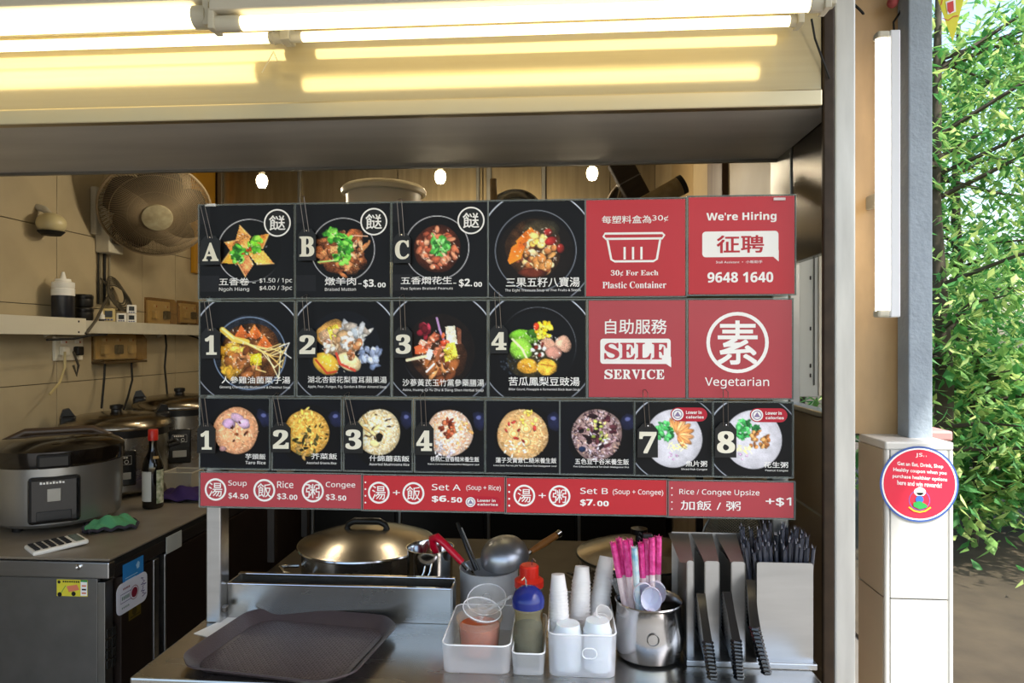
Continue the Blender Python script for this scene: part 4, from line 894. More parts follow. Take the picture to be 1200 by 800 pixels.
spoon(763, 700, 1.352, math.radians(92), -.1, 'white plastic soup spoon lying lowest at the rim of the steel pot')
for k, (px, py) in enumerate(((721, 678), (760, 627))):
    t = thing('binder_clip' if k else 'plastic_wrap', 'black clip on top of the pink chopsticks' if k else 'crumpled clear wrap at the left rim of the steel pot', 'clip' if k else 'wrap', P(px, py, Y=1.39))
    if k: MB().lo((-.012, -.006, -.006), (.008, .006, .004), .003).obj('body', black, t); MB().tube([(-.012, 0, 0), (-.018, 0, .006), (-.02, 0, -.002), (-.014, 0, -.008)], .0012, 6).obj('handle', black, t)
    else: MB().add([(-.012, 0, 0), (0, -.008, .004), (.014, 0, -.03), (.004, .004, -.034), (-.006, .006, -.012)], [(0, 1, 4), (1, 2, 3, 4)]).obj('film', cl, t)
# cutlery holder
Yh = 1.352; X_ = lambda px, y=Yh: P(px, 700, Y=y).x
t = thing('cutlery_holder', 'steel cutlery holder with three slots and a wide plate', 'holder', ((X_(805) + X_(953)) / 2, Yh, CT)); ox = t.location.x
hh = .200
def hp(px0, px1, y0, y1, z0, z1, name, bev=.0015, m=steel):
    return MB().lo((X_(px0) - ox, y0, z0), (X_(px1) - ox, y1, z1), bev).obj(name, m, t)
hp(803, 955, -.014, .105, 0, .012, 'base', .002)
def plate(px0, px1, name):
    a, b = X_(px0) - ox, X_(px1) - ox
    MB().prism([(a, .012), (b, .012)] + [(x, z) for x, z in rrect(a, .1, b, hh, .005) if z > .15][:12], 0, .0016).obj(name, steel, t)
for a, b in ((805, 813), (826, 843), (857, 873)):
    plate(a, b, 'fin')
    for q in (a, b): xq = X_(q) - ox; MB().add([(xq - .0008, 0, .012), (xq + .0008, 0, .012), (xq + .0008, .1, .012), (xq - .0008, .1, .012), (xq - .0008, 0, hh - .004), (xq + .0008, 0, hh - .004), (xq + .0008, .1, hh - .004), (xq - .0008, .1, hh - .004)], [(0, 1, 5, 4), (1, 2, 6, 5), (2, 3, 7, 6), (3, 0, 4, 7), (4, 5, 6, 7)]).obj('slot_side', steeld, t)
plate(887, 953, 'front_plate')
for q in (887, 952): xq = X_(q) - ox; MB().lo((xq, .001, .012), (xq + .0014, .085, hh - .002)).obj('side_plate', steeld, t)
hp(797, 888, .1, .1016, .012, .228, 'back_plate', 0); hp(888, 953, .085, .0866, .012, .19, 'back_plate', 0)
# funnel guides above the fins
for a, b, c_, d_ in ((797, 813, 805, 813), (826, 843, 829, 840), (857, 873, 860, 870)):
    xa2, xb2 = X_(a) - ox, X_(b) - ox; zt = .226
    MB().add([(xa2, .0, hh - .004), (xb2, .0, hh - .004), (xa2 - .008, .1, zt), (xb2 + .008, .1, zt)], [(0, 1, 3, 2)]).obj('funnel_guide', steeld, t)
# nested black spoons in the slots
bs = MB()
bs.add([(-.0055, 0, 0), (.0055, 0, 0), (.0055, -.006, .0022), (-.0055, -.006, .0022)] + [(-.0050, .035, .016), (.0050, .035, .016), (.0050, .034, .0185), (-.0050, .034, .0185)] + [(-.006, .070, .030), (.006, .070, .030), (.006, .069, .032), (-.006, .069, .032)],
       [(0, 1, 2, 3), (0, 4, 5, 1), (4, 8, 9, 5), (3, 2, 6, 7), (7, 6, 10, 11), (0, 3, 7, 4), (1, 5, 6, 2), (4, 7, 11, 8), (5, 9, 10, 6), (8, 11, 10, 9)])
bs.tube([(-.0055, -.002, .001), (-.003, -.0075, .0018), (.003, -.0075, .0018), (.0055, -.002, .001)], .0024, 6)
bsm = bs.mesh('black_spoon', mat('glossy_black_plastic', '101318', .22, coat=.5))
for px0, py0, px1, py1, n, lab in ((834, 792, 829, 752, 10, 'left'), (865, 792, 862, 750, 11, 'middle'), (897, 786, 884, 735, 12, 'right')):
    A = P(px0, py0, Y=1.285); B = P(px1, py1, Y=1.262)
    for i in range(n):
        o = bpy.data.objects.new('black_spoon', bsm); COL.objects.link(o); o.location = A.lerp(B, i / (n - 1)); o.scale = (1.4, 1.25, 1.3); o.rotation_euler = (.25, 0, math.atan2(o.location.x - X_({'left': 820, 'middle': 850, 'right': 880}[lab]), .09) * .9)
        tag(o, 'black plastic spoon nested in the %s slot of the steel holder' % lab, 'spoon', 'black spoons in the %s slot' % lab)
# straws
stm = [mat('straw_black', '15171d', .35), mat('straw_film', '3a3d48', .25, coat=.6)]
sb = MB(); sb.tube([(0, 0, 0), (0, 0, .205)], .0032, 7, m=0); sb.tube([(0, 0, .08), (0, 0, .206)], .0036, 6, m=1)
for i in range(5): a = 2 * PI * i / 5; sb.add([(.003 * math.cos(a), .003 * math.sin(a), .203), (.003 * math.cos(a + 1), .003 * math.sin(a + 1), .203), (.007 * math.cos(a + .5), .007 * math.sin(a + .5), .213)], [(0, 1, 2)], 1)
stme = sb.mesh('wrapped_straw', stm)
for i in range(60):
    r = i % 4; f = (i // 4) / 14 + rnd.uniform(-.02, .02); x = X_(893) + (X_(944) - X_(893)) * min(1, max(0, f)); y = Yh + .014 + r * .02
    o = bpy.data.objects.new('wrapped_straw', stme); COL.objects.link(o); o.location = (x, y, CT + .014 + .006 * r + rnd.uniform(0, .012)); lean = (min(f, .85) - .45) * .22
    o.rotation_euler = (-.04 + rnd.uniform(-.03, .03), lean + rnd.uniform(-.03, .03), 0); o.scale = (1, 1, 1.0 + rnd.uniform(-.05, .05) - .12 * max(0, f - .75))
    tag(o, 'thin black wrapped straw standing in the steel cutlery holder', 'straw', 'black wrapped straws in the cutlery holder')
# ================================================================== STOVE AND POTS
sx0 = -.918
t = thing('stove_counter', 'steel cooking counter behind the serving counter', 'stove', (-.2, 2.2, 0))
st2 = mat('stove_top_steel', '453d30', .45, .5, noise=.3, nscale=5)
MB().lo((sx0 + .2, -.62, .74), (.73, .28, .78), .004).obj('top', st2, t)
MB().lo((sx0 + .22, -.60, .1), (.72, .27, .74), .004).obj('body', dark, t)
for x in (-.65, .65):
    for y in (-.55, .22): MB().lo((x - .02, y - .02, 0), (x + .02, y + .02, .1)).obj('leg', dark, t)
lidm = mat('lid_steel', '968d7e', .24, 1, noise=.12, nscale=4)
def stockpot(label, llab, cx, cy, r, zr, zb, hang, knob=True):
    t = thing('stock_pot', label, 'pot', (cx, cy, zb)); h = zr - zb
    MB().lathe([(.001, 0), (r * .96, 0), (r, .01), (r, h - .004), (r * 1.03, h), (r * .97, h), (r * .96, .012), (.001, .01)], 56).obj('body', steelc, t)
    for s in hang:
        a0 = s; c_, s_ = math.cos(a0), math.sin(a0); pts = []
        for u, v, zz in ((1.0, -.28, -.02), (1.18, -.26, -.014), (1.30, -.14, -.006), (1.30, .14, -.006), (1.18, .26, -.014), (1.0, .28, -.02)): pts.append((r * (u * c_ - v * s_), r * (u * s_ + v * c_), h - .03 + zz))
        MB().tube(pts, .0048, 8).obj('handle', steelp, t)
    l = thing('pot_lid', llab, 'lid', (cx, cy, zr + .001))
    MB().lathe([(r * .98, -.004), (r * 1.05, .000), (r * 1.06, .005), (r * 1.0, .008), (r * .8, .022), (r * .5, .036), (r * .2, .043), (.001, .044)], 72).obj('dome', lidm, l)
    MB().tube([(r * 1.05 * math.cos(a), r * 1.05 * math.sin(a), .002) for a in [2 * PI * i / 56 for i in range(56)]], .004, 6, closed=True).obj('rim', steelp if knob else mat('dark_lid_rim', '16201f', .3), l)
    if knob:
        MB().tube([(-.062, 0, .038), (-.052, 0, .054), (-.036, 0, .062), (.036, 0, .062), (.052, 0, .054), (.062, 0, .038)], [.006, .009, .010, .010, .009, .006], 10).obj('handle', black, l)
        for s in (-1, 1): MB().lathe([(.012, .034), (.012, .04), (.001, .044)], 14, M=Matrix.Translation((s * .053, 0, 0))).obj('rivet', steelp, l)
    else: MB().lathe([(.012, .04), (.01, .055), (.024, .06), (.024, .075), (.001, .08)], 20).obj('knob', black, l)
    return t
p = P(430, 636, d=1.97); stockpot('large steel stock pot at the left of the stove', 'domed steel lid with black handle on the left stock pot', p.x, p.y, .182, p.z, .782, (math.radians(215), math.radians(20)))
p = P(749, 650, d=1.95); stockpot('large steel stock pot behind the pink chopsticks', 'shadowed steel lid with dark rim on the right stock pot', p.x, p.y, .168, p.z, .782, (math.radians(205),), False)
# tall small pot with ladles
p = P(504, 640, d=1.66); t = thing('tall_pot', 'small tall steel pot between the lidded pot and the red-handled ladle', 'pot', (p.x, p.y, .782)); h = p.z - .782; r = .055
MB().lathe([(.001, 0), (r * .95, 0), (r, .006), (r, h - .01), (r * 1.06, h), (r * 1.03, h), (r * .96, h - .01), (r * .94, .01), (.001, .008)], 48).obj('body', steelp, t)
for dx in (-.012, .004):
    q = P(495 + (dx > 0) * 7, 668, Y=p.y - r); MB().tube([Vector((q.x - p.x + .008, -r * .9, h - .02)), Vector((q.x - p.x + .004, -r * 1.04, h - .045)), Vector((q.x - p.x - .004, -r * 1.1, h - .06)), Vector((q.x - p.x - .006, -r * 1.12, h - .10)), Vector((q.x - p.x - .004, -r * 1.1, h - .108))], .0025, 8).obj('wire_hook', steelp, t)
# aluminium pot with tools
p = P(573, 664, d=1.64); ap = p.copy(); t = thing('aluminium_pot', 'dull aluminium pot holding a ladle, spatulas and tongs', 'pot', (p.x, p.y, .782)); h = p.z - .782; r = .070
MB().lathe([(.001, 0), (r * .9, 0), (r * .95, .008), (r, h - .004), (r * 1.02, h), (r * .98, h), (r * .93, .01), (.001, .008)], 48).obj('body', alum, t)
t = thing('steel_ladle', 'dark steel ladle upturned on the aluminium pot with wooden handle', 'ladle', P(591, 650, Y=p.y - .01))
MB().lathe([(.0585, -.012), (.058, 0), (.054, .014), (.044, .028), (.028, .037), (.012, .041), (.001, .042)], 40, M=Matrix.Rotation(math.radians(14), 4, 'X') @ Matrix.Rotation(math.radians(-8), 4, 'Y')).obj('bowl', mat('worn_ladle_steel', 'c4c8d0', .32, .9, noise=.3, nscale=12), t)
w0 = P(612, 654, Y=p.y + .03) - t.location; w1 = P(622, 646, Y=p.y + .04) - t.location; w2 = P(652, 627, Y=p.y + .09) - t.location; w3 = P(656, 624, Y=p.y + .1) - t.location
MB().tube([w0, w1], .005, 8).obj('shaft', steelp, t); MB().tube([w1, w1.lerp(w2, .5), w2], [.0065, .0095, .0085], 12).obj('wooden_handle', mat('orange_wood', 'a4682c', .5, noise=.25, nscale=20), t); MB().tube([w2, w3], .0088, 10).obj('end_cap', steelp, t)
t = thing('red_ladle', 'red-handled steel ladle hooked over the small tall pot', 'ladle', P(520, 640, Y=p.y - .03)); lo = t.location.copy()
Q = lambda x, y, dy: P(x, y, Y=p.y - .03 + dy) - lo
MB().tube([Q(515, 655, .03), Q(508, 640, .02), Q(507, 631, .01), Q(512, 629, 0), Q(522, 638, -.01), Q(542, 659, -.02)], [.006, .009, .010, .0095, .0085, .008], 10).obj('handle', mat('bright_red_plastic', 'cf1030', .3, coat=.4), t)
MB().tube([Q(541, 658, -.02), Q(553, 672, -.01), Q(560, 684, .01)], .006, 8).obj('shaft', steelp, t)
t = thing('black_spatula', 'thin black spatula standing in the aluminium pot', 'spatula', P(560, 668, Y=p.y)); lo = t.location.copy()
MB().tube([Q(536, 612, .05), Q(546, 640, .03), Q(558, 668, .02)], [.0042, .0042, .005], 8).obj('handle', black, t)
MB().tube([Q(541, 618, .045), Q(554, 650, .03), Q(562, 668, .02)], .0022, 6).obj('shaft', steeld, t)
q = P(604, 636, Y=p.y + .07); b = MB().tube([q, q + Vector((0, .05, -.06))], .008, 8); t = thing('blue_scoop', 'dark blue tool handle behind the upturned ladle', 'scoop'); b.obj('handle', mat('dark_blue_plastic', '1d2f66', .4), t)
# spider strainer leaning on the right
def strainer(name, label, c, r, rot, wires=14, hand=None):
    t = thing(name, label, 'strainer', c, rot)
    MB().tube([(r * math.cos(a), 0, r * math.sin(a)) for a in [2 * PI * i / 36 for i in range(36)]], .003, 6, closed=True).obj('hoop', steeld, t)
    b = MB()
    for k in range(-wires, wires + 1):
        s = k / (wires + 1) * r; L = math.sqrt(r * r - s * s); f = lambda u, v: .03 * (1 - (u * u + v * v) / r / r)
        b.tube([(s, f(s, u), u) for u in (-L, -L * .5, 0, L * .5, L)], .0009, 3, caps=False); b.tube([(u, f(u, s), s) for u in (-L, -L * .5, 0, L * .5, L)], .0009, 3, caps=False)
    o = b.obj('wire_mesh', mat('dark_wire', 'a8977c', .45, .6), t); o['kind'] = 'stuff'
    if hand: MB().tube([(0, 0, -r), (0, 0, -r - hand)], .005, 8).obj('handle', steeld, t)
p = P(858, 628, Y=1.62); strainer('spider_strainer', 'dark wire strainer leaning behind the cutlery holder', p, .074, (.15, math.radians(38), .35), hand=.24)
b = MB().lo((P(842, 600, Y=1.72).x, 1.72, .782), (P(900, 600, Y=1.72).x, 1.86, 1.12), .006)
tag(b.obj('metal_canister', mat('dark_canister', '4a3f34', .4, .6, noise=.3)), 'dark square canister behind the leaning wire strainer', 'canister')
# ================================================================== LEFT SIDE: FRIDGE COUNTER
FX, FY0, FY1, FZ = -1.345, 1.95, 4.0, .85
fr = thing('fridge_counter', 'low steel fridge counter with dark doors along the left wall', 'fridge', (-1.75, 1.95, 0))
def fl_(a, b, name, m, bev=.002): return MB().lo([a[0] + 1.75, a[1] - 1.95, a[2]], [b[0] + 1.75, b[1] - 1.95, b[2]], bev).obj(name, m, fr)
fl_((LW + .01, FY0, FZ - .008), (FX, FY1, FZ), 'worktop', mat('taupe_worktop', '8e8578', .35, .3, noise=.18, nscale=7), .003)
fl_((LW + .012, FY0 + .03, FZ - .03), (FX - .008, FY1, FZ - .008), 'dark_underlay', blackm)
fl_((LW + .012, FY0 + .002, FZ - .062), (FX - .003, FY0 + .03, FZ - .012), 'front_rail', steel, .004)
fl_((FX - .03, FY0 + .03, FZ - .07), (FX - .006, FY1, FZ - .03), 'side_rail', dark)
fl_((LW + .02, FY0 + .03, .1), (FX - .06, FY1 - .01, FZ - .03), 'body', dark)
fl_((LW + .02, FY0 + .016, .1), (P(110, 700, Y=FY0).x, FY0 + .03, FZ - .066), 'end_panel', mat('end_panel_steel', '8b8a88', .4, .85, noise=.25, nscale=9))
fl_((P(111, 700, Y=FY0).x, FY0 + .012, .1), (P(120, 700, Y=FY0).x, FY0 + .05, FZ - .075), 'corner_strip', steeld)
q = P(92, 664, Y=FY0); M_ = Matrix.Translation((q.x + 1.75, .001, q.z)) @ Matrix.Rotation(PI / 2, 4, 'X')
MB().lathe([(.009, -.004), (.009, .003), (.006, .005), (.006, .001), (.001, .001)], 20, M=M_).obj('lock', steelp, fr)
for x in (-2.05, -1.45):
    for y in (2.05, 3.9): fl_((x - .02, y - .02, 0), (x + .02, y + .02, .1), 'leg', steeld, 0)
YX = lambda px, py=700: P(px, py, X=FX).y
doorm = mat('dark_door', '2b211c', .42, .35, noise=.2, nscale=5)
y = [FY0 + .06, YX(180), YX(187), YX(193), 3.1, 3.2, FY1]
d1 = fl_((FX - .05, y[0], .13), (FX - .003, y[1], FZ - .075), 'door', doorm)
fl_((FX - .045, y[1] + .001, .13), (FX + .001, y[2] - .004, FZ - .075), 'handle_strip', steel)
fl_((FX - .05, y[2] - .002, .13), (FX - .02, y[3] - .002, FZ - .075), 'gasket_gap', blackm)
d2 = fl_((FX - .05, y[3] + .006, .13), (FX - .003, y[4], FZ - .075), 'door', doorm)
fl_((FX - .045, y[3], .13), (FX + .001, y[3] + .01, FZ - .075), 'handle_strip', steel)
fl_((FX - .05, y[4] + .01, .13), (FX - .003, FY1, FZ - .075), 'door', doorm)
a, b = P(195, 640, X=FX), P(213, 628, X=FX)
fl_((FX - .003, a.y, a.z - .028), (FX + .0005, b.y, b.z + .022), 'label_plate', mat('pale_plate', 'aeb2b0', .4), .001)
for k in range(4):
    for j in range(2):
        q = P(129 + 6 * j, 742 + 12 * k - 3 * j, X=FX); fl_((FX - .006, q.y - .008, q.z - .012), (FX - .0022, q.y + .008, q.z + .012), 'vent_slot', blackm, 0)
# stickers: local x runs into the stall along +y world
def side_print(name, label, pa_, pb_, py, hp_, sheet=None, r=.0):
    A_, B_ = P(pa_, py, X=FX - .0022), P(pb_, py, X=FX - .0022); W = B_.y - A_.y; q = (A_ + B_) / 2; H = hp_ / 800 * q.y; q.z = P((pa_ + pb_) / 2, py, X=FX - .0022).z; t = thing(name, label, 'sticker', q, (0, 0, PI / 2))
    MB().prism(rrect(-W / 2, -H / 2, W / 2, H / 2, r or .001), -.0004, .0004).obj('sheet', sheet, t)
    return t, Print(W, H)
t, p = side_print('blue_sticker', 'square blue sticker on the dark fridge door', 144, 168, 671, 31, sheet=mat('blue_sheet', '2f84cc', .4, noise=.1, nscale=20))
p.poly([(.62, .25), (.72, .12), (.8, .2), (.78, .38), (.68, .42)], 0, 1); p.rect(.1, .55, .7, .58, 0, 1); p.rect(.1, .65, .6, .68, 0, 1); p.obj('print', [mat('pale_blue_ink', 'a8d0ee', .4)], t)
t, p = side_print('round_cornered_sticker', 'white sticker with dark red disc on the fridge door', 136, 172, 695, 37, sheet=mat('white_sheet', 'd8dcea', .4), r=.022)
t.location.x += .0012
p.disc(.56, .5, .10, 1, 2); p.ring(.56, .5, .135, .012, 1, 1); p.band([(.47, .36), (.12, .36), (.12, .64), (.47, .64)], .012, 0, 1)
[p.rect(.16 + .05 * i, .44, .195 + .05 * i, .56, 2, 1) for i in range(5)]; [p.band([(.78 + .07 * (i % 2), .16 + .11 * i), (.86 + .05 * (i % 3), .2 + .11 * i), (.82, .25 + .11 * i)], .02, 0, 1) for i in range(6)]; [p.rect(.16 + .05 * i, .78, .19 + .05 * i, .84, 2, 1) for i in range(5)]; [p.rect(.2 + .045 * i, .18, .23 + .045 * i, .24, 1, 1) for i in range(5)]
p.obj('print', [mat('violet_ink', '4a3a80', .5), mat('maroon_ink', '7c1830', .5), mat('grey_green_ink', '6c8c88', .5)], t)
t, p = side_print('gold_sticker', 'small olive gold sticker below the white sticker on the fridge door', 151, 165, 716, 15, sheet=mat('gold_sheet', '6a5a20', .4, .3))
p.disc(.45, .42, .2, 0, 1); p.rect(.1, .75, .9, .85, 0, 1); p.obj('print', [mat('dark_gold_ink', '3c3414', .5)], t)
q = P(86, 688, Y=FY0 + .015); t = thing('yellow_sticker', 'yellow and white promotional sticker on the steel end of the fridge counter', 'sticker', (q.x - .004, FY0 + .0155, q.z - .002))
W, H = .098, .05; MB().prism([(-W / 2, -H / 2), (W / 2, -H / 2), (W / 2, H / 2), (-W / 2, H / 2)], -.0006, .0002).obj('sheet', mat('yellow_sheet', 'dcd03c', .5), t)
p = Print(W, H); p.rect(.78, .12, .99, .95, 1, 2); p.rect(.78, .0, .99, .12, 2, 2); [p.rect(.2 + .07 * i, .07, .25 + .07 * i, .17, 0, 2) for i in range(8)]; p.disc(.08, .15, .05, 0, 2); p.poly([(.32, .4), (.66, .28), (.74, .6), (.4, .75)], 3, 2); p.disc(.55, .84, .07, 0, 2); p.disc(.1, .9, .07, 0, 2); p.band([(.15, .8), (.3, .35)], .02, 2, 3)
for k in range(3): p.rect(.82, .3 + .22 * k, .96, .40 + .22 * k, 3 if k != 1 else 0, 3)
p.obj('print', [ink_k, ink_w, mat('green_ink', '3f9a4c', .5), mat('orange_ink', 'dc8060', .5)], t)
# ================================================================== ON THE FRIDGE COUNTER
alumsilver = mat('cooker_silver', 'a7a8a8', .3, .85, noise=.06)
def cooker(name, label, x, y, r, h, kind, face):
    t = thing(name, label, 'rice cooker', (x, y, FZ + .001), (0, 0, face)); hb = h * .70
    for a in (.8, 2.4, 3.9, 5.4): MB().lathe([(.016, 0), (.018, .02), (.001, .02)], 10, M=Matrix.Translation((r * .75 * math.cos(a), r * .75 * math.sin(a), 0)), capb=True).obj('foot', black, t)
    MB().lathe([(.001, .018), (r * .9, .018), (r * .96, .03), (r * .985, hb * .5), (r * .985, hb), (.001, hb)], 56).obj('body', alumsilver if kind else steelc, t)
    if kind:   # dark glossy hinged lid
        MB().lathe([(r * 1.0, hb), (r * 1.02, hb + .01), (r * 1.02, hb + .055), (r * .97, h * .90), (r * .80, h * .965), (r * .4, h), (.001, h)], 56).obj('lid', mat('dark_glossy_lid', '17120e', .15, coat=.6), t)
        MB().lo((-.05, -r * 1.06, hb + .0), (.05, -r * .9, hb + .05), .01).obj('latch', black, t)
        pts = [(-r * .80, 0, h * .93), (-r * .5, 0, h + .008), (r * .5, 0, h + .008), (r * .80, 0, h * .93)]
        MB().tube([(p[0], p[1] + .02, p[2]) for p in pts], [.012, .014, .014, .012], 10).obj('handle', mat('lid_handle_brown', '4a3a2c', .35), t)
        pa = MB().lo((-.075, -r * 1.03, hb * .16), (.075, -r * .88, hb * .88), .012).obj('control_panel', mat('panel_black', '0d1014', .25, coat=.4), t)
        MB().lo((-.05, -r * 1.045, hb * .22), (.05, -r * 1.02, hb * .36), .006).obj('switch', mat('switch_dark', '23262a', .3), pa)
        MB().lo((-.02, -r * 1.04, hb * .5), (.02, -r * 1.025, hb * .7), .003).obj('lever', steeld, pa)
        p = Print(.1, .02); [p.rect(.1 + .09 * i, .3 + .1 * (i % 2), .1 + .09 * i + .06, .7) for i in range(8)]; o = p.obj('print', ink_w, pa, (0, -r * 1.031, hb * .79)); o['kind'] = 'stuff'
    else:      # commercial cooker with wide steel lid
        MB().lathe([(r * 1.0, hb - .03), (r * 1.0, hb), (r * .9, hb)], 56).obj('dark_band', black, t)
        MB().lathe([(r * 1.01, hb), (r * 1.04, hb + .008), (r * 1.03, hb + .022), (r * .95, hb + .038), (r * .7, hb + .056), (r * .3, hb + .066), (.001, hb + .066)], 64).obj('lid', lidm, t)
        MB().lathe([(.022, hb + .064), (.020, hb + .075), (.026, hb + .08), (.026, hb + .094), (.018, hb + .096), (.014, hb + .09), (.001, hb + .09)], 24).obj('knob', black, t)
        for s in (-1, 1):
            MB().lo((s * r * .86 - .03, -.04, hb + .015), (s * r * .86 + .03, .04, hb + .06), .012).obj('hinge_clamp', black, t)
            MB().prism([(s * r * .72, hb + .05), (s * r * 1.0, hb + .055), (s * r * .95, hb + .085), (s * r * .84, hb + .09)], -.02, .02).obj('clamp_lever', black, t)
            MB().tube([(s * r * .97, -.05, hb * .66), (s * r * 1.16, -.05, hb * .70), (s * r * 1.16, .05, hb * .70), (s * r * .97, .05, hb * .66)], .009, 8).obj('side_handle', black, t)
        pa = MB().lo((-.05, -r * 1.03, hb * .20), (.05, -r * .9, hb * .72), .006).obj('control_panel', mat('panel_black'), t)
        MB().lo((-.03, -r * 1.042, hb * .30), (.03, -r * 1.02, hb * .40), .003).obj('switch', mat('switch_grey', '9da0a0', .4), pa)
        p = Print(.07, .035); [p.rect(.15 + .13 * i, .1, .24 + .13 * i, .28) for i in range(5)]; p.ring(.3, .7, .1, .02); p.ring(.7, .7, .1, .02); p.band([(.05, .0), (.95, .0), (.95, 1), (.05, 1)], .015, closed=True); p.obj('print', ink_w, pa, (0, -r * 1.031, hb * .58))
    return t
cooker('rice_cooker', 'silver rice cooker with dark glossy lid nearest on the left counter', -1.82, 2.36, .205, .315, True, math.radians(34))
cooker('rice_cooker', 'commercial steel-lidded rice cooker right behind the dark-lidded cooker', -1.92, 2.83, .205, .40, False, math.radians(40))
cooker('rice_cooker', 'commercial rice cooker farthest back, partly hidden by the sign board', -1.925, 3.33, .205, .455, False, math.radians(30))
p = P(173, 597, Z=FZ); t = thing('soy_sauce_bottle', 'dark glass sauce bottle with red cap on the left counter', 'bottle', (p.x, p.y + .035, FZ + .001), (0, 0, .2))
MB().lathe([(.001, 0), (.034, 0), (.038, .006), (.038, .155), (.034, .18), (.020, .215), (.015, .235), (.0145, .28), (.001, .28)], 36).obj('body', mat('dark_glass', '080606', .08, coat=.5), t)
MB().lathe([(.016, .262), (.018, .263), (.018, .302), (.016, .305), (.001, .305)], 24).obj('cap', mat('red_cap'), t)
MB().lathe([(.0385, .03), (.0385, .145)], 12, arc=1.5, M=Matrix.Rotation(math.radians(195), 4, 'Z')).obj('paper_label', mat('bottle_label', 'c9c8c0', .6), t)
MB().lathe([(.0386, .02), (.0386, .15)], 10, arc=.95, M=Matrix.Rotation(math.radians(308), 4, 'Z')).obj('back_label', mat('bottle_label2', 'cfd0bc', .6, col2='5c6c48', nscale=60), t)
MB().lathe([(.0345, .172), (.026, .203)], 8, arc=.8, M=Matrix.Rotation(math.radians(290), 4, 'Z')).obj('neck_label', mat('neck_label', 'a88c5c', .6), t)
# cloth
def cloth(name, label, c, W, D, hump, m, m2, rot, seed):
    r_ = random.Random(seed); t = thing(name, label, 'cloth', c, (0, 0, rot)); n = 22; b = MB(); vs = []
    for j in range(n + 1):
        for i in range(n + 1):
            u, v = i / n * 2 - 1, j / n * 2 - 1; e = 1 + .1 * math.sin(3 * v + seed)
            z = .004 + hump * max(0, 1 - u * u * .9) * max(0, 1 - v * v * .8) * (.6 + .35 * math.sin(u * 4 + seed) * math.cos(v * 5 + seed)) + .004 * math.sin(u * 11 + v * 7)
            vs.append((u * W / 2 * e, v * D / 2 * (1 + .12 * math.sin(2.6 * u)), max(.002, z)))
    fs = [(j * (n + 1) + i, j * (n + 1) + i + 1, (j + 1) * (n + 1) + i + 1, (j + 1) * (n + 1) + i) for j in range(n) for i in range(n)]
    b.add(vs, fs, 0, True); o = b.obj('fabric', m, t); s = o.modifiers.new('thick', 'SOLIDIFY'); s.thickness = .003; s.offset = 1
    if m2:
        e = [vs[i] for i in range(n + 1)] + [vs[j * (n + 1) + n] for j in range(1, n + 1)] + [vs[n * (n + 1) + i] for i in range(n - 1, -1, -1)] + [vs[j * (n + 1)] for j in range(n - 1, 0, -1)]
        MB().tube([(p[0], p[1], p[2] + .002) for p in e], .0055, 8, closed=True).obj('border', m2, t)
    return t
q = P(130, 612, Z=FZ + .02); cloth('green_cloth', 'green cleaning cloth with dark grey edge crumpled beside the nearest cooker', (q.x, q.y, FZ + .002), .15, .12, .05, mat('green_fabric', '4f9468', .9, bump=.5, bscale=200), mat('grey_edge_fabric', '33303a', .9), .7, 2)
q = P(214, 578, Z=FZ + .02); cloth('purple_cloth', 'dark purple cloth crumpled on the left counter by the sign board', (q.x + .02, q.y, FZ + .002), .24, .17, .06, mat('purple_fabric', '2e1a52', .9), None, .2, 5)
q = P(210, 571, Z=FZ + .0); t = thing('food_container', 'clear plastic food container behind the red-capped bottle', 'container', (q.x + .05, q.y - .05, FZ + .001))
MB().add([(-.05, -.04, 0), (.05, -.04, 0), (.05, .04, 0), (-.05, .04, 0), (-.065, -.052, .085), (.065, -.052, .085), (.065, .052, .085), (-.065, .052, .085)], [(0, 3, 2, 1), (0, 1, 5, 4), (1, 2, 6, 5), (2, 3, 7, 6), (3, 0, 4, 7)]).obj('tub', clearmat('clear_container', 'd8d4c8', .5, .15), t)
MB().tube([(-.066, -.053, .085), (.066, -.053, .085), (.066, .053, .085), (-.066, .053, .085)], .003, 6, closed=True).obj('rim', offw, t)
q = P(72, 637, Z=FZ + .01); t = thing('calculator', 'white calculator with black keys at the front of the left counter', 'calculator', (q.x - .015, q.y, FZ + .001), (math.radians(3), 0, math.radians(-38)))
MB().lo((-.055, -.075, 0), (.055, .075, .014), .005).obj('body', white, t)
for i in range(5):
    for j in range(5): MB().lo((-.046 + .019 * i, -.068 + .021 * j, .014), (-.032 + .019 * i, -.053 + .021 * j, .018), .002).obj('key', black, t)
MB().lo((-.045, .042, .0135), (.045, .066, .016), .001).obj('display', mat('lcd', '6a7466', .2), t)
# ================================================================== LEFT WALL
FW = lambda px, py, off=0: P(px, py, X=LW + off)
# fan
fc = P(183, 246, Y=3.05); R_ = .236
t = thing('wall_fan', 'large round wall fan with dusty grille above the cookers', 'fan', fc)
d = (CAM - fc).normalized(); ang = Vector((d.x * .98 + .10, d.y, 0)).normalized(); ax = (ang * math.cos(math.radians(36)) + Vector((0, 0, -1)) * math.sin(math.radians(36)))
M_ = ax.to_track_quat('Z', 'Y').to_matrix().to_4x4()
dust = mat('dusty_wire', '8a7a60', .6, .3); fand = mat('fan_blade', '1c1814', .6)
b = MB(); n = 150
for i in range(n):
    a = 2 * PI * i / n
    for back in (0, 1):
        pts = [];
        for k in range(6):
            f = k / 5; rr = .055 + (R_ - .055) * f; aa = a + (.55 * f * (1 - back)); zz = (.075 * (1 - f ** 2.2) if not back else -.075 * (1 - f ** 3)); pts.append((rr * math.cos(aa), rr * math.sin(aa), zz))
        if back and i % 2: continue
        b.tube(pts, .0019 if not back else .0014, 3, M=M_, caps=False)
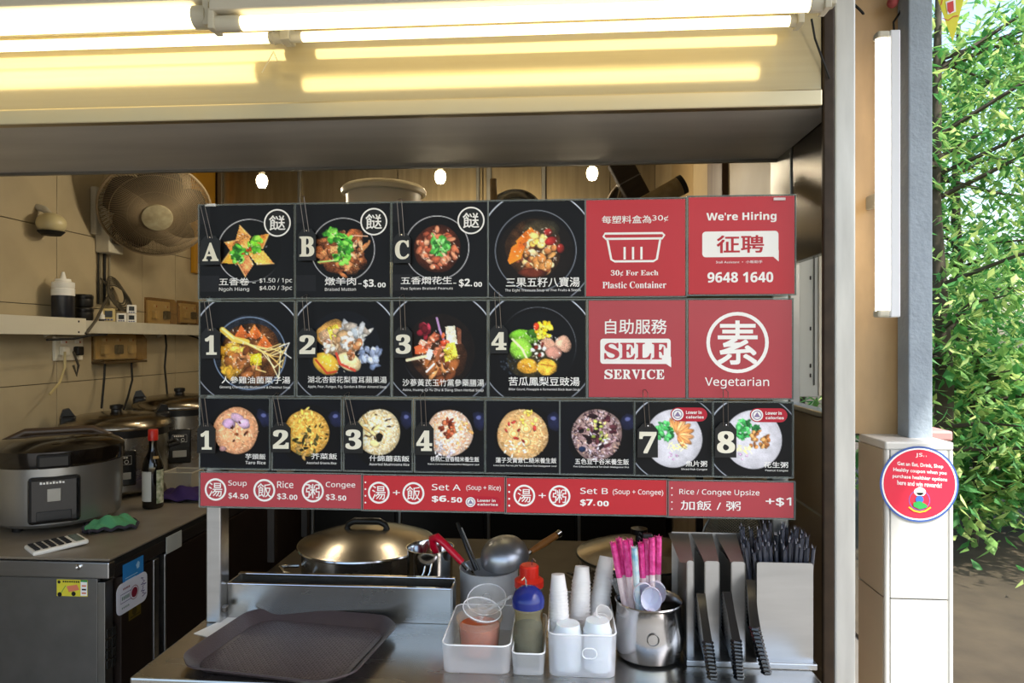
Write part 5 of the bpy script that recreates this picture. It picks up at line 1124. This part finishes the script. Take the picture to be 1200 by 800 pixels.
for rr, zz in ((.12, .063), (.19, .038), (.235, .017)): b.tube([(rr * math.cos(a), rr * math.sin(a), zz) for a in [2 * PI * i / 48 for i in range(48)]], .0013, 4, M=M_, closed=True)
o = b.obj('grille', dust, t); o['kind'] = 'stuff'
MB().tube([(R_ * math.cos(a), R_ * math.sin(a), 0) for a in [2 * PI * i / 72 for i in range(72)]], .0055, 8, M=M_, closed=True).obj('rim_ring', dust, t)
MB().lathe([(.058, .070), (.066, .073), (.064, .082), (.05, .086), (.001, .088)], 40, M=M_).obj('badge', mat('fan_badge', 'a8a184', .6, col2='8a7f62', nscale=30), t)
for k in range(5):
    a0 = 2 * PI * k / 5; vs = []
    for j in range(7):
        f = j / 6; rr = .03 + .185 * f; w_ = .30 + 1.0 * math.sin(PI * (.15 + .8 * f)) * .75
        for i in range(7): aa = a0 + (i / 6 - .5) * w_ * 1.5 + f * .3; vs.append((rr * math.cos(aa), rr * math.sin(aa), -.01 + .035 * (i / 6 - .5)))
    fs = [(j * 7 + i, j * 7 + i + 1, (j + 1) * 7 + i + 1, (j + 1) * 7 + i) for j in range(6) for i in range(6)]
    MB().add(vs, fs, 0, True, M_).obj('blade', fand, t)
MB().lathe([(.001, .025), (.05, .02), (.055, -.02), (.001, -.02)], 28, M=M_).obj('hub', fand, t)
MB().lathe([(.045, -.05), (.085, -.07), (.09, -.13), (.06, -.19), (.001, -.20)], 28, M=M_).obj('motor', mat('motor_housing', '5c564a', .5), t)
mp = M_ @ Vector((0, 0, -.17)); wp = Vector((LW + .03 - fc.x, .02, -.02))
MB().tube([mp, mp + Vector((-.05, .02, 0)), wp], [.022, .018, .018], 10).obj('arm', offw, t)
MB().lo((LW - fc.x + .001, -.07, -.12), (LW - fc.x + .03, .11, .1), .006).obj('wall_bracket', offw, t)
t = thing('switch_box', 'tall pale electrical box on the wall left of the fan', 'box', FW(112, 265))
q0 = FW(110, 240); q1 = FW(111, 294)
o_ = t.location
MB().lo((0, -.005, q1.z - o_.z - .006), (.07, .10, q0.z - o_.z), .006).obj('body', offw, t)
MB().lo((.07, .012, -.08), (.078, .085, .02), .004).obj('cover', mat('smoky_cover', '5c5344', .2), t)
for k, dy in enumerate((.006, .022, .05, .085)): MB().tube([(.01, dy, q1.z - o_.z), (.008, dy, -.36)], .004 if k != 2 else .006, 6).obj('conduit', mat('conduit_grey', '8a826e', .5) if k % 2 else blackm, t)
q = FW(60, 262, .06); t = thing('wall_lamp_globe', 'round cream globe fixed high on the wall at the left', 'globe', q)
MB().sphere((0, 0, 0), .055, 24, sc_=(1, 1, .82)).obj('globe', mat('cream_globe', 'cbbf94', .35), t)
MB().lathe([(.05, -.032), (.035, -.048), (.001, -.05)], 24).obj('dark_base', blackm, t); MB().tube([(0, 0, .03), (-.03, 0, .06), (-.06, 0, .07)], .014, 10).obj('bracket', offw, t)
# shelf
sa, sb_ = P(60, 377, X=LW + .12), P(236, 380, X=LW + .12); zt = P(128, 376.5, X=LW + .12).z
t = thing('wall_shelf', 'long pale metal shelf on the left wall holding bottles and timers', 'shelf', (LW + .001, 2.2, zt - .055))
MB().lo((0, 0, .050), (.12, 1.85, .055), .001).obj('shelf_board', offw, t)
MB().lo((.117, 0, .0), (.12, 1.85, .054), .001).obj('front_edge', offw, t)
MB().lo((.1195, -.0, -.008), (.1225, P(100, 380, X=LW + .12).y - 2.2, .063), .001).obj('front_plate', mat('white_shelf_plate', 'd2cdbb', .45), t)
for y_ in (.5, 1.3): MB().prism([(0, .05), (.11, .05), (0, -.02)], y_, y_ + .006).obj('bracket', offw, t)
for z_ in (.0, .045): q = P(92, 380, X=LW + .1225); MB().lo((.1222, q.y - 2.2 - .004, z_), (.1235, q.y - 2.2 + .004, z_ + .008)).obj('screw_hole', blackm, t)
ZS = zt + .001
def onshelf(px, off=.07): q = P(px, 370, X=LW + off); return (q.x, q.y, ZS)
t = thing('squeeze_bottle', 'white-topped squeeze bottle with dark sauce on the wall shelf', 'bottle', onshelf(74))
MB().lathe([(.001, 0), (.040, 0), (.042, .005), (.042, .10), (.001, .10)], 28).obj('dark_body', mat('dark_bottle_body', '1e2028', .3), t)
MB().lathe([(.042, .100), (.043, .101), (.043, .128), (.040, .131), (.042, .134), (.042, .155), (.03, .16), (.028, .17), (.012, .17), (.005, .20), (.001, .20)], 28).obj('cap', white, t)
for k, dz in enumerate((0, .058)):
    t = thing('black_jar', ('lower' if k == 0 else 'upper') + ' round black jar on the wall shelf beside the white-topped bottle', 'jar', onshelf(98)[:2] + (ZS + dz,))
    MB().lathe([(.001, 0), (.033, 0), (.037, .006), (.037, .048), (.032, .056), (.001, .057)], 28).obj('body', mat('black_jar', '0c0b0a', .5), t)
    MB().lathe([(.0375, .036), (.0385, .038), (.0385, .050)], 28).obj('lid_edge', black, t)
t = thing('small_dropper_bottle', 'tiny white dropper bottle on the wall shelf left of the timers', 'bottle', onshelf(119))
MB().lathe([(.001, 0), (.011, 0), (.011, .01), (.001, .01)], 14).obj('base', blackm, t); MB().lathe([(.013, .01), (.013, .028), (.008, .032), (.004, .05), (.001, .05)], 16).obj('body', white, t)
tb = mat('timer_blue', '39457c', .4)
def timer(px, z, label, m=white, W=.042, H=.042):
    x, y_, _ = onshelf(px, .08); t = thing('kitchen_timer', label, 'timer', (x, y_, z), (0, 0, math.radians(38)))
    MB().lo((-W / 2, -.009, 0), (W / 2, .009, H), .003).obj('case', m, t)
    MB().lo((-W * .28, -.0105, H * .32), (W * .28, -.008, H * .82), .001).obj('display', mat('timer_display', '15181a', .2), t)
    for i in range(3): MB().lo((-W * .3 + i * W * .22, -.0105, H * .08), (-W * .14 + i * W * .22, -.008, H * .2), .001).obj('button', tb, t)
timer(127, ZS, 'cream kitchen timer standing left of the white timers on the wall shelf', mat('cream_timer', 'c2b078', .5), .055, .06)
timer(142, ZS, 'white kitchen timer, left of the lower pair on the wall shelf'); timer(154, ZS, 'white kitchen timer, right of the lower pair on the wall shelf')
timer(154, ZS + .0435, 'white kitchen timer stacked on top of the right lower one')
# cable bundle
b = MB(); q = FW(136, 340, .04)
for k in range(5): b.tube([q + Vector((.005 * k, .16 * math.cos(a) * (.8 + .08 * k) * .5, .05 * math.sin(a) - .22 * math.cos(a) * .16 - .01 * k)) for a in [2 * PI * i / 18 for i in range(18)]], .004, 6, closed=True)
b.tube([FW(132, 338, .03), FW(122, 356, .07), FW(112, 376, .125), FW(101, 391, .13)], .006, 7); b.tube([FW(118, 326, .03), FW(131, 341, .04), FW(140, 364, .05)], .004, 6)
tag(b.obj('cable_bundle', mat('grey_cable', '4a4438', .5)), 'dark looped cable bundle hanging over the timers on the shelf', 'cable')
# sockets with smoky covers
smoky = clearmat('smoky_cover_plastic', 'dcc8a0', .88, .12); sockm = mat('socket_white', 'dcd6c4', .45)
def socket(px, py, L, H, label, cover=True, n=2, off=.0):
    q = FW(px, py, off); t = thing('wall_socket', label, 'socket', q)
    MB().lo((0, -L / 2, -H / 2), (.014, L / 2, H / 2), .003).obj('plate', sockm, t)
    for i in range(n):
        yc = (-L / 2 + L * (i + .5) / n)
        MB().lo((.014, yc - .012, H * .2), (.019, yc + .012, H * .34), .002).obj('switch', white, t)
        MB().lo((.018, yc + .014, H * .22), (.0195, yc + .019, H * .30)).obj('indicator', mat('red_indicator', 'b03020', .4), t)
        MB().lo((.014, yc - .022, -H * .3), (.040, yc + .016, H * .08), .006).obj('plug', black if i % 2 else sockm, t)
    if cover:
        MB().prism([(0, H * .62), (.03, H * .62), (.062, H * .30), (.062, -H * .52), (0, -H * .62)], -L / 2 - .012, L / 2 + .012).obj('splash_cover', smoky, t)
        MB().lo((.0, -L / 2 - .013, -H * .66), (.064, L / 2 + .013, -H * .56), .002).obj('cover_base', mat('brown_cover_base', '4a3820', .3), t)
    return t
socket(78, 408, .17, .105, 'white double socket at the left end below the wall shelf', False, 2)
socket(134, 406, .30, .12, 'long double socket under a smoky cover below the wall shelf', True, 3)
socket(184, 366, .20, .12, 'socket under an amber cover standing out at the end of the timers', True, 2, .0)
socket(218, 367, .17, .11, 'socket under an amber cover beside the sign marked A', True, 2)
def cord(pts, label, m=blackm, r=.005): tag(MB().tube(pts, r, 7).obj('power_cord', m), label, 'cord')
cord([FW(193, 384, .06), FW(195, 405, .05), FW(193, 430, .05), FW(196, 462, .1)], 'black power cord hanging from the amber-covered socket to the far cooker')
cord([FW(123, 426, .05), FW(122, 445, .05), FW(119, 478, .09)], 'black power cord hanging from the left of the smoky-covered socket')
cord([FW(154, 424, .05), FW(155, 445, .05), FW(150, 465, .05), FW(145, 480, .10)], 'black power cord hanging from the right of the smoky-covered socket')
cord([FW(213, 382, .05), FW(220, 392, .06), FW(232, 396, .06), FW(240, 402, .06)], 'black cord looping from the socket beside the sign marked A')
cord([FW(76, 412, .04), FW(76, 430, .05), FW(70, 448, .06), FW(58, 462, .08)], 'cream power cord hanging from the left white socket', mat('cream_cord', 'b8a878', .5))
cord([P(55, 398, X=LW + .13), P(85, 397, X=LW + .13), P(105, 393, X=LW + .13), P(125, 392, X=LW + .11)], 'black cable running under the front of the wall shelf')
cord([FW(86, 412, .05), FW(92, 428, .05), FW(90, 440, .04), FW(86, 428, .04)], 'grey looped cord hanging beside the left white socket', mat('grey_cable'))
# yellow strip on back wall corner
o = MB().lo((LW + .002, BW - .27, 1.9), (LW + .03, BW - .035, 2.59), .004).obj('yellow_board', mat('yellow_board', 'b8861c', .5)); tag(o, 'yellow board in the far left corner behind the fan rim', 'board')
# ================================================================== BACK OF THE STALL
t = thing('back_cabinet', 'steel cabinet, coloured black for shade, across the back of the stall', 'cabinet', (-.32, 3.75, 0))
bk = mat('cabinet_shade_black', '0f0e0d', .35, .2)  # black colour stands for the unlit back of the stall
MB().lo((-.98, -.3, .05), (.84, .28, .93), .004).obj('body', bk, t)
MB().lo((-1.0, -.31, .93), (.85, .29, .96), .003).obj('top', steeld, t)
for k in range(4): MB().lo((-.97 + .455 * k, -.31, .08), (-.525 + .455 * k, -.3, .9), .003).obj('door', bk, t); MB().lo((-.96 + .455 * k, -.325, .5), (-.945 + .455 * k, -.31, .7), .003).obj('handle', steeld, t)
for x in (-.9, .8): MB().lo((x - .02, -.2, 0), (x + .02, .2, .05)).obj('foot', bk, t)
# overhead shelf behind the board
t = thing('overhead_shelf', 'steel shelf behind the sign board carrying the tub and strainers', 'shelf', (-.1, 2.35, 0))
MB().lo((-.85, -.2, 1.80), (.60, .2, 1.82), .003).obj('shelf_board', steeld, t)
for x in (-.84, .59):
    for y_ in (-.18, .11): MB().lo((x - .012, y_ - .012, .781), (x + .012, y_ + .012, 1.80), .002).obj('post', dark, t)
q = P(450, 240, Y=2.3); t = thing('plastic_tub', 'large cream plastic food tub with lid on the overhead shelf', 'tub', (q.x, 2.3, 1.821))
r = .131; hz = P(450, 219, Y=2.2).z - 1.821 + .012
MB().lathe([(.001, 0), (r * .86, 0), (r * .9, .01), (r * .98, hz), (.001, hz)], 48).obj('body', mat('cream_tub', 'd9d0bc', .4, sss=.1), t)
MB().lathe([(r * 1.0, hz - .018), (r * 1.08, hz - .016), (r * 1.10, hz - .004), (r * 1.06, hz + .004), (r * 1.0, hz + .010), (r * .9, hz + .014), (.001, hz + .015)], 48).obj('lid', mat('cream_lid', 'e2d6b8', .4), t)
q = P(603, 222, Y=2.35); t = thing('steel_basin', 'steel basin standing on its side on the overhead shelf', 'basin', (q.x, 2.36, 1.821 + .118), (math.radians(80), 0, 0))
MB().lathe([(.09, 0), (.094, -.002), (.082, -.05), (.06, -.062), (.001, -.062)], 40, sx=1.05).obj('bowl', steelp, t); MB().tube([(.096 * math.cos(a), .092 * math.sin(a), 0) for a in [2 * PI * i / 40 for i in range(40)]], .003, 6, closed=True).obj('rim', steelp, t)
a = P(578, 210, Y=2.32); t = thing('wooden_stick', 'rough pale stick leaning beside the steel basin', 'stick', (a.x + .006, 2.30, 1.822)); MB().tube([(.0, 0, 0), (-.006, .02, a.z - 1.822 - .0)], [.013, .012], 9).obj('stick', mat('rough_wood', '9c8460', .8, noise=.3, nscale=30), t)
q = P(711, 225, Y=2.34); t = thing('dark_colander', 'dark round colander tilted on edge on the overhead shelf', 'colander', (q.x, 2.40, 1.935), (math.radians(10), math.radians(-68), 0))
dk = mat('dark_enamel', '33291c', .45, .3, noise=.3, nscale=12)
MB().lathe([(.115, 0), (.118, .004), (.112, -.01), (.095, -.045), (.06, -.06), (.001, -.062)], 40).obj('bowl', dk, t)
MB().tube([(.117 * math.cos(a), .117 * math.sin(a), 0) for a in [2 * PI * i / 40 for i in range(40)]], .006, 8, closed=True).obj('rim', mat('worn_rim', '6e5f48', .4, .5), t)
a, b_ = P(722, 198, Y=2.28), P(762, 250, Y=2.28); t = thing('wooden_block', 'dark worn wooden block leaning beside the colander', 'block', ((a.x + b_.x) / 2, 2.255, (a.z + b_.z) / 2), (0, math.radians(-28), 0))
MB().box((0, 0, 0), (.075, .05, .22), .006).obj('block', mat('dark_wood', '352718', .6, noise=.3, nscale=15, stretch=(1, 1, 5)), t); MB().lo((-.0385, -.0255, .03), (.0385, .0255, .034)).obj('band', wire, t)
a, b_ = P(760, 238, Y=2.2), P(800, 216, Y=2.2); t = thing('paper_roll', 'pale speckled roll with dark end on the overhead shelf', 'roll', a, (b_ - a).to_track_quat('Z', 'Y').to_euler())
L = (b_ - a).length; MB().lathe([(.001, -.06), (.028, -.06), (.029, 0), (.031, L), (.026, L + .003), (.001, L + .003)], 28).obj('body', mat('speckled_cream', 'a89470', .7, col2='8a7550', nscale=40), t)
MB().lathe([(.0315, L - .012), (.0315, L + .004), (.024, L + .005)], 28).obj('dark_end', blackm, t)
# ================================================================== OUTSIDE
gs = MB().lo((1.5, 1.9, -.02), (9, 12, .02)).obj('ground_soil', mat('soil', '4a4030', .95, noise=.4, nscale=4, bump=1, bscale=12)); struct(gs)
leafm = [mat('leaf_dark', '4d8a48', .5, translucent=.01), mat('leaf_mid', '86b060', .5, translucent=.01), mat('leaf_bright', 'c6da84', .5, translucent=.01)]
for m in leafm:
    m.node_tree.nodes['Principled BSDF'].inputs['Subsurface Weight'].default_value = 0
barkm = mat('bark', '4c4436', .9, noise=.4, nscale=14, bump=.8, bscale=30)
def tree(name, label, x, y_, h, cr, cz, n, seed, L=.15, wdt=.028, cat='tree', trunk=.07, spread=1.0):
    r_ = random.Random(seed); t = thing(name, label, cat, (x, y_, .02)); b = MB()
    b.tube([(0, 0, 0), (.05, .02, h * .3), (-.03, 0, h * .6), (0, 0, h)], [trunk, trunk * .8, trunk * .6, trunk * .25], 10); b.obj('trunk', barkm, t)
    br = MB(); tips = []
    for k in range(26):
        z0 = h * (.15 + .8 * r_.random()); a = r_.random() * 6.28; el = r_.uniform(-.1, .6); Lb = cr * r_.uniform(.5, 1.0)
        p0 = Vector((0, 0, z0)); p1 = p0 + Vector((math.cos(a) * Lb * .5 * spread, math.sin(a) * Lb * .5, Lb * el * .6)); p2 = p0 + Vector((math.cos(a) * Lb * spread, math.sin(a) * Lb, Lb * el * .7)); br.tube([p0, p1, p2], [.018, .011, .004], 5, caps=False); tips += [(p0, p1), (p1, p2), (p1, p2), (p1, p2)]
    br.obj('branches', barkm, t)
    V = []; Fs = []; Mi = []
    for i in range(n):
        a_, b_2 = tips[r_.randrange(len(tips))]; c = a_.lerp(b_2, r_.random()) + Vector((r_.gauss(0, .22), r_.gauss(0, .22), r_.gauss(0, .18))) * cr * .8
        a = r_.random() * 6.28; dr = Vector((math.cos(a), math.sin(a), r_.uniform(-1.3, .1))).normalized(); sd_ = dr.cross(Vector((r_.uniform(-.4, .4), r_.uniform(-.4, .4), 1))).normalized()
        ll = L * r_.uniform(.6, 1.25); ww = wdt * r_.uniform(.7, 1.2); nn = dr.cross(sd_) * ww * .3; k = len(V)
        V += [c, c + dr * ll * .4 + sd_ * ww + nn, c + dr * ll * .4 - sd_ * ww + nn, c + dr * ll * .45, c + dr * ll]
        Fs += [(k, k + 1, k + 3), (k, k + 3, k + 2), (k + 1, k + 4, k + 3), (k + 3, k + 4, k + 2)]; Mi += [(0, 0, 1, 1, 2)[r_.randrange(5)]] * 4
    me = bpy.data.meshes.new('leaves'); me.from_pydata([tuple(v) for v in V], [], Fs)
    for m in leafm: me.materials.append(m)
    me.polygons.foreach_set('material_index', Mi); o = bpy.data.objects.new('leaves', me); COL.objects.link(o); o.parent = t; o['kind'] = 'stuff'
    return t
tree('mango_tree', 'leafy tree with drooping leaves just right of the blue-grey column', 2.6, 4.9, 4.0, 1.15, 2, 6500, 3, .115, .017)
tree('leafy_tree', 'tree farther back seen above the round sticker pedestal', 3.9, 7.0, 4.6, 1.5, 2, 5500, 4, .15, .026)
tree('leafy_tree', 'tree seen through the side opening beside the pale metal box', 2.2, 6.6, 4.2, 1.3, 2, 3400, 5, .18, .03)
tree('broadleaf_shrub', 'low bright shrub growing behind the tiled pedestal', 3.0, 5.2, 1.5, .95, 1, 2600, 6, .11, .034, 'shrub', .03)
tree('broadleaf_shrub', 'low shrub at the foot of the tree beyond the red cabinet', 3.7, 5.6, 1.3, .9, 1, 2000, 8, .12, .036, 'shrub', .03)
tree('leafy_tree', 'tall tree at the right edge of the outdoor view', 4.6, 6.0, 4.6, 1.4, 2, 5500, 9, .13, .021)
_o = bpy.data.objects.get('lettering_source')
if _o: bpy.data.objects.remove(_o)
bpy.data.scenes.remove(_ts)
